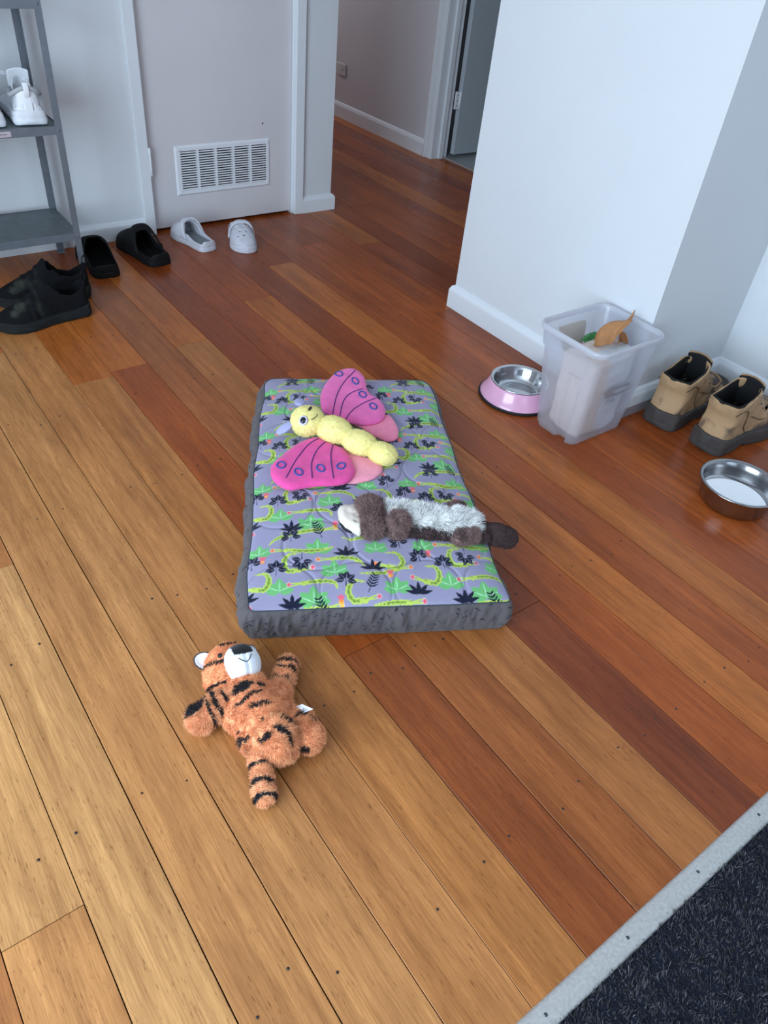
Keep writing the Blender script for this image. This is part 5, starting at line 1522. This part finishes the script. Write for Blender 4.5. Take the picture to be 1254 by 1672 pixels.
boot('tan work boot against the skirting board, partly hidden by its twin', (2.172, 1.150, 0), R_(6), 1)
boot('tan work boot with muddy sole standing just behind the steel bowl', (2.198, 0.972, 0), R_(2), -1)

# ---------------------------------------------------------------- pet bowls
pb = thing('pet_bowl', 'pink enamel pet bowl with black rubber base and steel dish', 'pet bowl', (1.862, 1.535, 0))
V, F = lathe([(0.118, 0.009), (0.1335, 0.009), (0.1335, 0.012), (0.126, 0.020), (0.116, 0.036), (0.108, 0.056), (0.104, 0.064), (0.100, 0.066), (0.098, 0.060), (0.1, 0.02)], 96); mk('outer_shell', V, F, M_PINK, pb)
V, F = lathe([(0.112, 0.0005), (0.137, 0.0005), (0.140, 0.004), (0.139, 0.009), (0.134, 0.0105), (0.112, 0.0105)], 96); mk('rubber_base', V, F, M_RUBBER, pb)
V, F = lathe([(0.1045, 0.0655), (0.1055, 0.068), (0.103, 0.070), (0.097, 0.0685), (0.093, 0.064), (0.086, 0.044), (0.078, 0.026), (0.070, 0.020), (0.060, 0.0185), (0.056, 0.021), (0.05, 0.0225), (0.0001, 0.0228)], 96); mk('steel_dish', V, F, M_STEEL, pb)
sb = thing('water_bowl', 'stainless steel water bowl half full on the floor at right', 'pet bowl', (2.043, 0.747, 0))
V, F = lathe([(0.0001, 0.004), (0.075, 0.003), (0.092, 0.001), (0.099, 0.004), (0.104, 0.014), (0.110, 0.045), (0.1135, 0.066), (0.1165, 0.0705), (0.121, 0.072), (0.1225, 0.0742), (0.120, 0.0765), (0.114, 0.0755), (0.109, 0.070), (0.105, 0.05), (0.0985, 0.018), (0.092, 0.009), (0.082, 0.0075), (0.0001, 0.008)], 112); mk('bowl', V, F, M_STEEL2, sb)
mw, Nw, Lw, Bw = nt('water'); Bw.inputs['Base Color'].default_value = (0.9, 0.95, 1, 1); Bw.inputs['Transmission Weight'].default_value = 1.0; Bw.inputs['Roughness'].default_value = 0.0; Bw.inputs['IOR'].default_value = 1.33
V, F = lathe([(0.0001, 0.027), (0.0995, 0.027), (0.1005, 0.0275)], 96); mk('water', V, F, mw, sb)

# ---------------------------------------------------------------- translucent tub with a bag and torn paper
mp_, Np, Lp, Bp = nt('frosted_plastic')
Np.remove(Bp); outn = Np['Material Output']
tr = Np.new('ShaderNodeBsdfTransparent'); tr.inputs[0].default_value = (0.96, 0.97, 1, 1)
tl = Np.new('ShaderNodeBsdfTranslucent'); tl.inputs[0].default_value = (0.95, 0.95, 0.97, 1)
df = Np.new('ShaderNodeBsdfDiffuse'); df.inputs[0].default_value = (0.82, 0.84, 0.88, 1)
gl = Np.new('ShaderNodeBsdfGlossy'); gl.inputs['Roughness'].default_value = 0.28
m1_ = Np.new('ShaderNodeMixShader'); m1_.inputs[0].default_value = 0.35; Lp.new(tl.outputs[0], m1_.inputs[1]); Lp.new(df.outputs[0], m1_.inputs[2])
m2_ = Np.new('ShaderNodeMixShader'); m2_.inputs[0].default_value = 0.27; Lp.new(tr.outputs[0], m2_.inputs[1]); Lp.new(m1_.outputs[0], m2_.inputs[2])
fre = Np.new('ShaderNodeValue'); fre.outputs[0].default_value = 0.05
m3_ = Np.new('ShaderNodeMixShader'); Lp.new(fre.outputs[0], m3_.inputs[0]); Lp.new(m2_.outputs[0], m3_.inputs[1]); Lp.new(gl.outputs[0], m3_.inputs[2]); Lp.new(m3_.outputs[0], outn.inputs[0])

TB = (1.915, 1.302, 0)
tub = thing('storage_tub', 'tall translucent plastic tub holding a bag, between pink bowl and boots', 'storage tub', TB)
# outline: rounded rectangle sampled around; rim and base rectangles given as (x0,x1,y0,y1)
RIM = np.array([1.783, 2.098, 1.185, 1.447]); BAS = np.array([1.790, 2.050, 1.203, 1.388]); TZ = 0.352


def rrect(x0, x1, y0, y1, r, n=240):
    hx_, hy_ = (x1 - x0) / 2, (y1 - y0) / 2; per_ = []
    cs_ = [(hx_ - r, -hy_ + r, -PI / 2), (hx_ - r, hy_ - r, 0), (-hx_ + r, hy_ - r, PI / 2), (-hx_ + r, -hy_ + r, PI)]
    for k, (a, b_, a0_) in enumerate(cs_):
        for t in np.linspace(0, PI / 2, 16): per_.append((a + r * math.cos(a0_ + t), b_ + r * math.sin(a0_ + t)))
    per_ = np.array(per_ + per_[:1]); s = np.concatenate([[0], np.cumsum(np.linalg.norm(np.diff(per_, axis=0), axis=1))])
    q_ = np.linspace(0, s[-1], n, endpoint=False)
    return np.stack([np.interp(q_, s, per_[:, 0]), np.interp(q_, s, per_[:, 1])], -1) + [(x0 + x1) / 2, (y0 + y1) / 2]


def tub_ring(z, inset=0.0, extra=0.0):
    k = z / TZ; b_ = BAS * (1 - k) + RIM * k; r = 0.035
    b2 = [b_[0] + inset - extra, b_[1] - inset + extra, b_[2] + inset - extra, b_[3] - inset + extra]
    P = rrect(*b2, r + extra - inset * 0.5)
    # grip recess on the face towards -X and a shallower one near its far end
    dep = 0.020 * np.clip((0.245 - z) / 0.012, 0, 1)
    yk = (P[:, 1] - b_[2]) / (b_[3] - b_[2]); face = np.clip((b_[0] + 0.05 - P[:, 0]) / 0.02, 0, 1)
    gr = np.clip(1 - np.abs((yk - 0.30) / 0.13) ** 4, 0, 1)
    P[:, 0] += dep * gr * face
    d2_ = 0.010 * np.clip((0.285 - z) / 0.012, 0, 1); g2 = np.clip((yk - 0.80) / 0.06, 0, 1); P[:, 0] += d2_ * g2 * face
    return np.concatenate([P, np.full((len(P), 1), z)], 1)


rings = [tub_ring(0.001, 0.012)] + [tub_ring(0.004, 0.004)] + [tub_ring(z) for z in np.concatenate([np.linspace(0.010, 0.225, 10), [0.233, 0.239, 0.245, 0.255, 0.272, 0.279, 0.286, 0.30, 0.330]])]
rings += [tub_ring(0.333, 0, 0.004), tub_ring(0.350, 0, 0.004), tub_ring(0.352, 0, 0.002), tub_ring(0.350, 0.002)]
rings += [tub_ring(z, 0.0028) for z in np.concatenate([[0.330, 0.30, 0.286, 0.279, 0.272, 0.255, 0.245, 0.239, 0.233], np.linspace(0.225, 0.010, 10)])] + [tub_ring(0.006, 0.012)]
V = np.concatenate(rings); nr, nn_ = len(rings), 240
i, j = np.meshgrid(np.arange(nr - 1), np.arange(nn_), indexing='ij'); j2 = (j + 1) % nn_
F = np.stack([i * nn_ + j, i * nn_ + j2, (i + 1) * nn_ + j2, (i + 1) * nn_ + j], -1).reshape(-1, 4)
V = np.concatenate([V, [[1.92, 1.295, 0.001]], [[1.92, 1.295, 0.006]]]); jj = np.arange(nn_)
Fc = np.concatenate([np.stack([np.full(nn_, len(V) - 2), (jj + 1) % nn_, jj], -1), np.stack([np.full(nn_, len(V) - 1), (nr - 1) * nn_ + jj, (nr - 1) * nn_ + (jj + 1) % nn_], -1)])
mk('tub_body', V, [F, Fc], mp_, tub, org=TB)
mp2 = mp_.copy(); mp2.name = 'frosted_rim_plastic'
for nd in mp2.node_tree.nodes:
    if nd.type == 'MIX_SHADER' and abs(nd.inputs[0].default_value - 0.27) < 1e-4: nd.inputs[0].default_value = 0.72
rr_ = [tub_ring(0.3335, 0, 0.0045), tub_ring(0.338, 0, 0.0075), tub_ring(0.348, 0, 0.0075), tub_ring(0.353, 0, 0.0045), tub_ring(0.353, 0.0005), tub_ring(0.348, 0.0033), tub_ring(0.338, 0.0033)]
V = np.concatenate(rr_); i, j = np.meshgrid(np.arange(len(rr_) - 1), np.arange(nn_), indexing='ij'); j2 = (j + 1) % nn_
mk('rim', V, np.stack([i * nn_ + j, i * nn_ + j2, (i + 1) * nn_ + j2, (i + 1) * nn_ + j], -1).reshape(-1, 4), mp2, tub, org=TB)

# bag of feed inside
BG = (1.94, 1.295, 0.008)
bag = thing('feed_bag', 'pale crumpled feed bag standing inside the translucent tub', 'bag', BG)


def bagf(P):
    x, y, z = P[..., 0], P[..., 1], P[..., 2]
    k = np.clip(z / 0.30, 0, 1)
    cx, cy = 1.932 + 0.012 * k, 1.292 + 0.012 * k; hx_, hy_ = 0.098 + 0.010 * k, 0.066 + 0.006 * k
    qx, qy = np.abs(x - cx) - hx_ + 0.02, np.abs(y - cy) - hy_ + 0.02
    d = np.hypot(np.maximum(qx, 0), np.maximum(qy, 0)) + np.minimum(np.maximum(qx, qy), 0) - 0.02
    d = smax(d, np.maximum(z - 0.275 - 0.10 * (x - 1.93), 0.009 - z), 0.012)
    return d + 0.004 * vnoise(P, 0.035, 141) + 0.0025 * vnoise(P, 0.014, 142)


V, F = snets(bagf, (1.80, 1.20, 0.0), (2.06, 1.39, 0.31), 0.0045)
C = np.ones((len(V), 3)) * la((222, 202, 190)); C = C * (1 + 0.08 * vnoise(V, 0.03, 143))[:, None]
whitep = (V[:, 0] > 1.915) & (V[:, 1] < 1.30); C[whitep] = la((206, 208, 212))
tan_ = (V[:, 0] > 1.868) & (V[:, 0] <= 1.915) & (V[:, 1] < 1.30); C[tan_] = la((206, 176, 152))
bagb = mk('bag_body', V, F, M_COL, bag, col=C, org=BG)
yb = 1.222
box('label_band', 1.915, 2.030, yb - 0.0075, yb - 0.0055, 0.148, 0.180, pmat('plum_band', (58, 40, 56), 0.7), bagb, org=BG)
cu = bpy.data.curves.new('lettering', 'FONT'); cu.body = 'GRAIN'; cu.size = 0.022; cu.extrude = 0.0004
to_ = bpy.data.objects.new('lettering', cu); COL.objects.link(to_)
dg = bpy.context.evaluated_depsgraph_get(); me_ = bpy.data.meshes.new_from_object(to_.evaluated_get(dg)); bpy.data.objects.remove(to_)
vv_ = np.array([v.co[:] for v in me_.vertices]); vv_ = np.stack([1.958 + vv_[:, 0], yb - 0.0080 - vv_[:, 2], 0.156 + vv_[:, 1]], -1) - np.array(BG)
me_.vertices.foreach_set('co', vv_.astype(np.float32).ravel()); me_.materials.clear(); me_.materials.append(M_WHITE); me_.name = 'lettering'
lt = bpy.data.objects.new('lettering', me_); COL.objects.link(lt); lt.parent = bagb
marks = [boxv(a, b_, yb - 0.0076, yb - 0.0058, z, z + 0.003) for a, b_, z in ((1.925, 1.945, 0.135), (1.93, 1.94, 0.140), (1.920, 1.948, 0.126), (1.952, 1.975, 0.130), (1.955, 1.972, 0.124))]
V, F = joinm(marks); mk('bag_print', V, F, M_PRINTG, bagb, smooth=False, org=BG)
# green printed corner of a packet
M_GRNP = pmat('green_print', (46, 122, 58), 0.5, noise=0.7, nscale=90)


def sheet(name, grid, mat, parent, org, th=0.0012, col=None):
    """a bent sheet from a grid of points (n,m,3), with thickness"""
    G = np.asarray(grid, float); n_, m_ = G.shape[:2]; V = G.reshape(-1, 3)
    i, j = np.meshgrid(np.arange(n_ - 1), np.arange(m_ - 1), indexing='ij')
    F = np.stack([i * m_ + j, i * m_ + j + 1, (i + 1) * m_ + j + 1, (i + 1) * m_ + j], -1).reshape(-1, 4)
    o = mk(name, V, F, mat, parent, org=org, col=col); s = o.modifiers.new('thick', 'SOLIDIFY'); s.thickness = th; s.offset = 0
    return o


def zb(x, y, z, s=230 / 1254): return at(860 + x * s, 470 + y * s, z)


gp = thing('green_packet', 'small green and white printed packet poking up inside the tub', 'packet', tuple(zb(560, 450, 0.29)))
GO = zb(560, 450, 0.29)
e0 = bez([zb(470, 480, 0.285), zb(530, 420, 0.292), zb(600, 392, 0.295)], 14); e1 = bez([zb(520, 500, 0.27), zb(570, 470, 0.275), zb(620, 450, 0.278)], 14)
G = np.stack([e0 * (1 - t) + e1 * t + np.array([0, 0, 0.010 * math.sin(t * 3)]) for t in np.linspace(0, 1, 8)], 1); sheet('packet_front', G, M_GRNP, gp, GO, 0.002)
# torn brown paper curling over the rim
PO = zb(760, 420, 0.30)
pp_ = thing('brown_paper', 'torn brown kraft paper curling up out of the tub', 'paper', tuple(PO))
M_KRAFT = pmat('kraft_paper', (182, 128, 82), 0.8, noise=0.16, nscale=45, bump=0.3, bscale=70)
up_e = bez([zb(600, 470, 0.285), zb(625, 400, 0.310), zb(680, 340, 0.335), zb(760, 300, 0.352), zb(860, 292, 0.362), zb(945, 286, 0.372)], 40)
lo_e = bez([zb(590, 520, 0.270), zb(640, 520, 0.285), zb(700, 505, 0.300), zb(760, 490, 0.318), zb(815, 420, 0.335), zb(940, 292, 0.370)], 40)
G = []
for t in np.linspace(0, 1, 14):
    row = up_e * (1 - t) + lo_e * t; row = row + np.outer(0.010 * np.sin(np.linspace(0, 9, 40) + 4 * t) * math.sin(PI * t), [0.5, -0.7, 0.5]); G.append(row)
sheet('paper_curl', np.array(G), M_KRAFT, pp_, PO, 0.0012)
r0 = bez([zb(880, 300, 0.352), zb(925, 250, 0.365), zb(962, 198, 0.380)], 12); r1 = bez([zb(915, 305, 0.350), zb(945, 260, 0.363), zb(964, 205, 0.378)], 12)
sheet('paper_point', np.stack([r0, (r0 + r1) / 2 + [0, 0, 0.003], r1], 1), M_KRAFT, pp_, PO, 0.0012)
f0 = bez([zb(815, 500, 0.30), zb(830, 400, 0.318), zb(872, 396, 0.318), zb(902, 460, 0.31)], 16); f1 = bez([zb(812, 520, 0.285), zb(830, 480, 0.285), zb(865, 490, 0.285), zb(900, 500, 0.285)], 16)
sheet('paper_fold', np.stack([f0 * (1 - t) + f1 * t for t in np.linspace(0, 1, 6)], 1), M_KRAFT, pp_, PO, 0.0012)
# grey-beige card standing against the far side
CO = zb(420, 380, 0.25)
cd_ = thing('cardboard_card', 'beige card standing against the inside of the tub', 'card', tuple(CO))
Yc = 1.418
q = [atY(860 + x * 230 / 1254, 470 + y * 230 / 1254, Yc) for x, y in ((290, 352), (505, 288), (528, 292), (532, 315), (515, 420), (490, 560), (330, 560))]
q = np.array(q); q[:, 2] = np.maximum(q[:, 2], 0.14); V = np.concatenate([q, q + [0, 0.003, 0]]); n = len(q)
mk('card_sheet', V, [tuple(range(n)), tuple(range(2 * n - 1, n - 1, -1))] + [(k, (k + 1) % n + 0, (k + 1) % n + n, k + n) for k in range(n)], pmat('card_beige', (196, 188, 180), 0.8), cd_, smooth=False, org=CO)
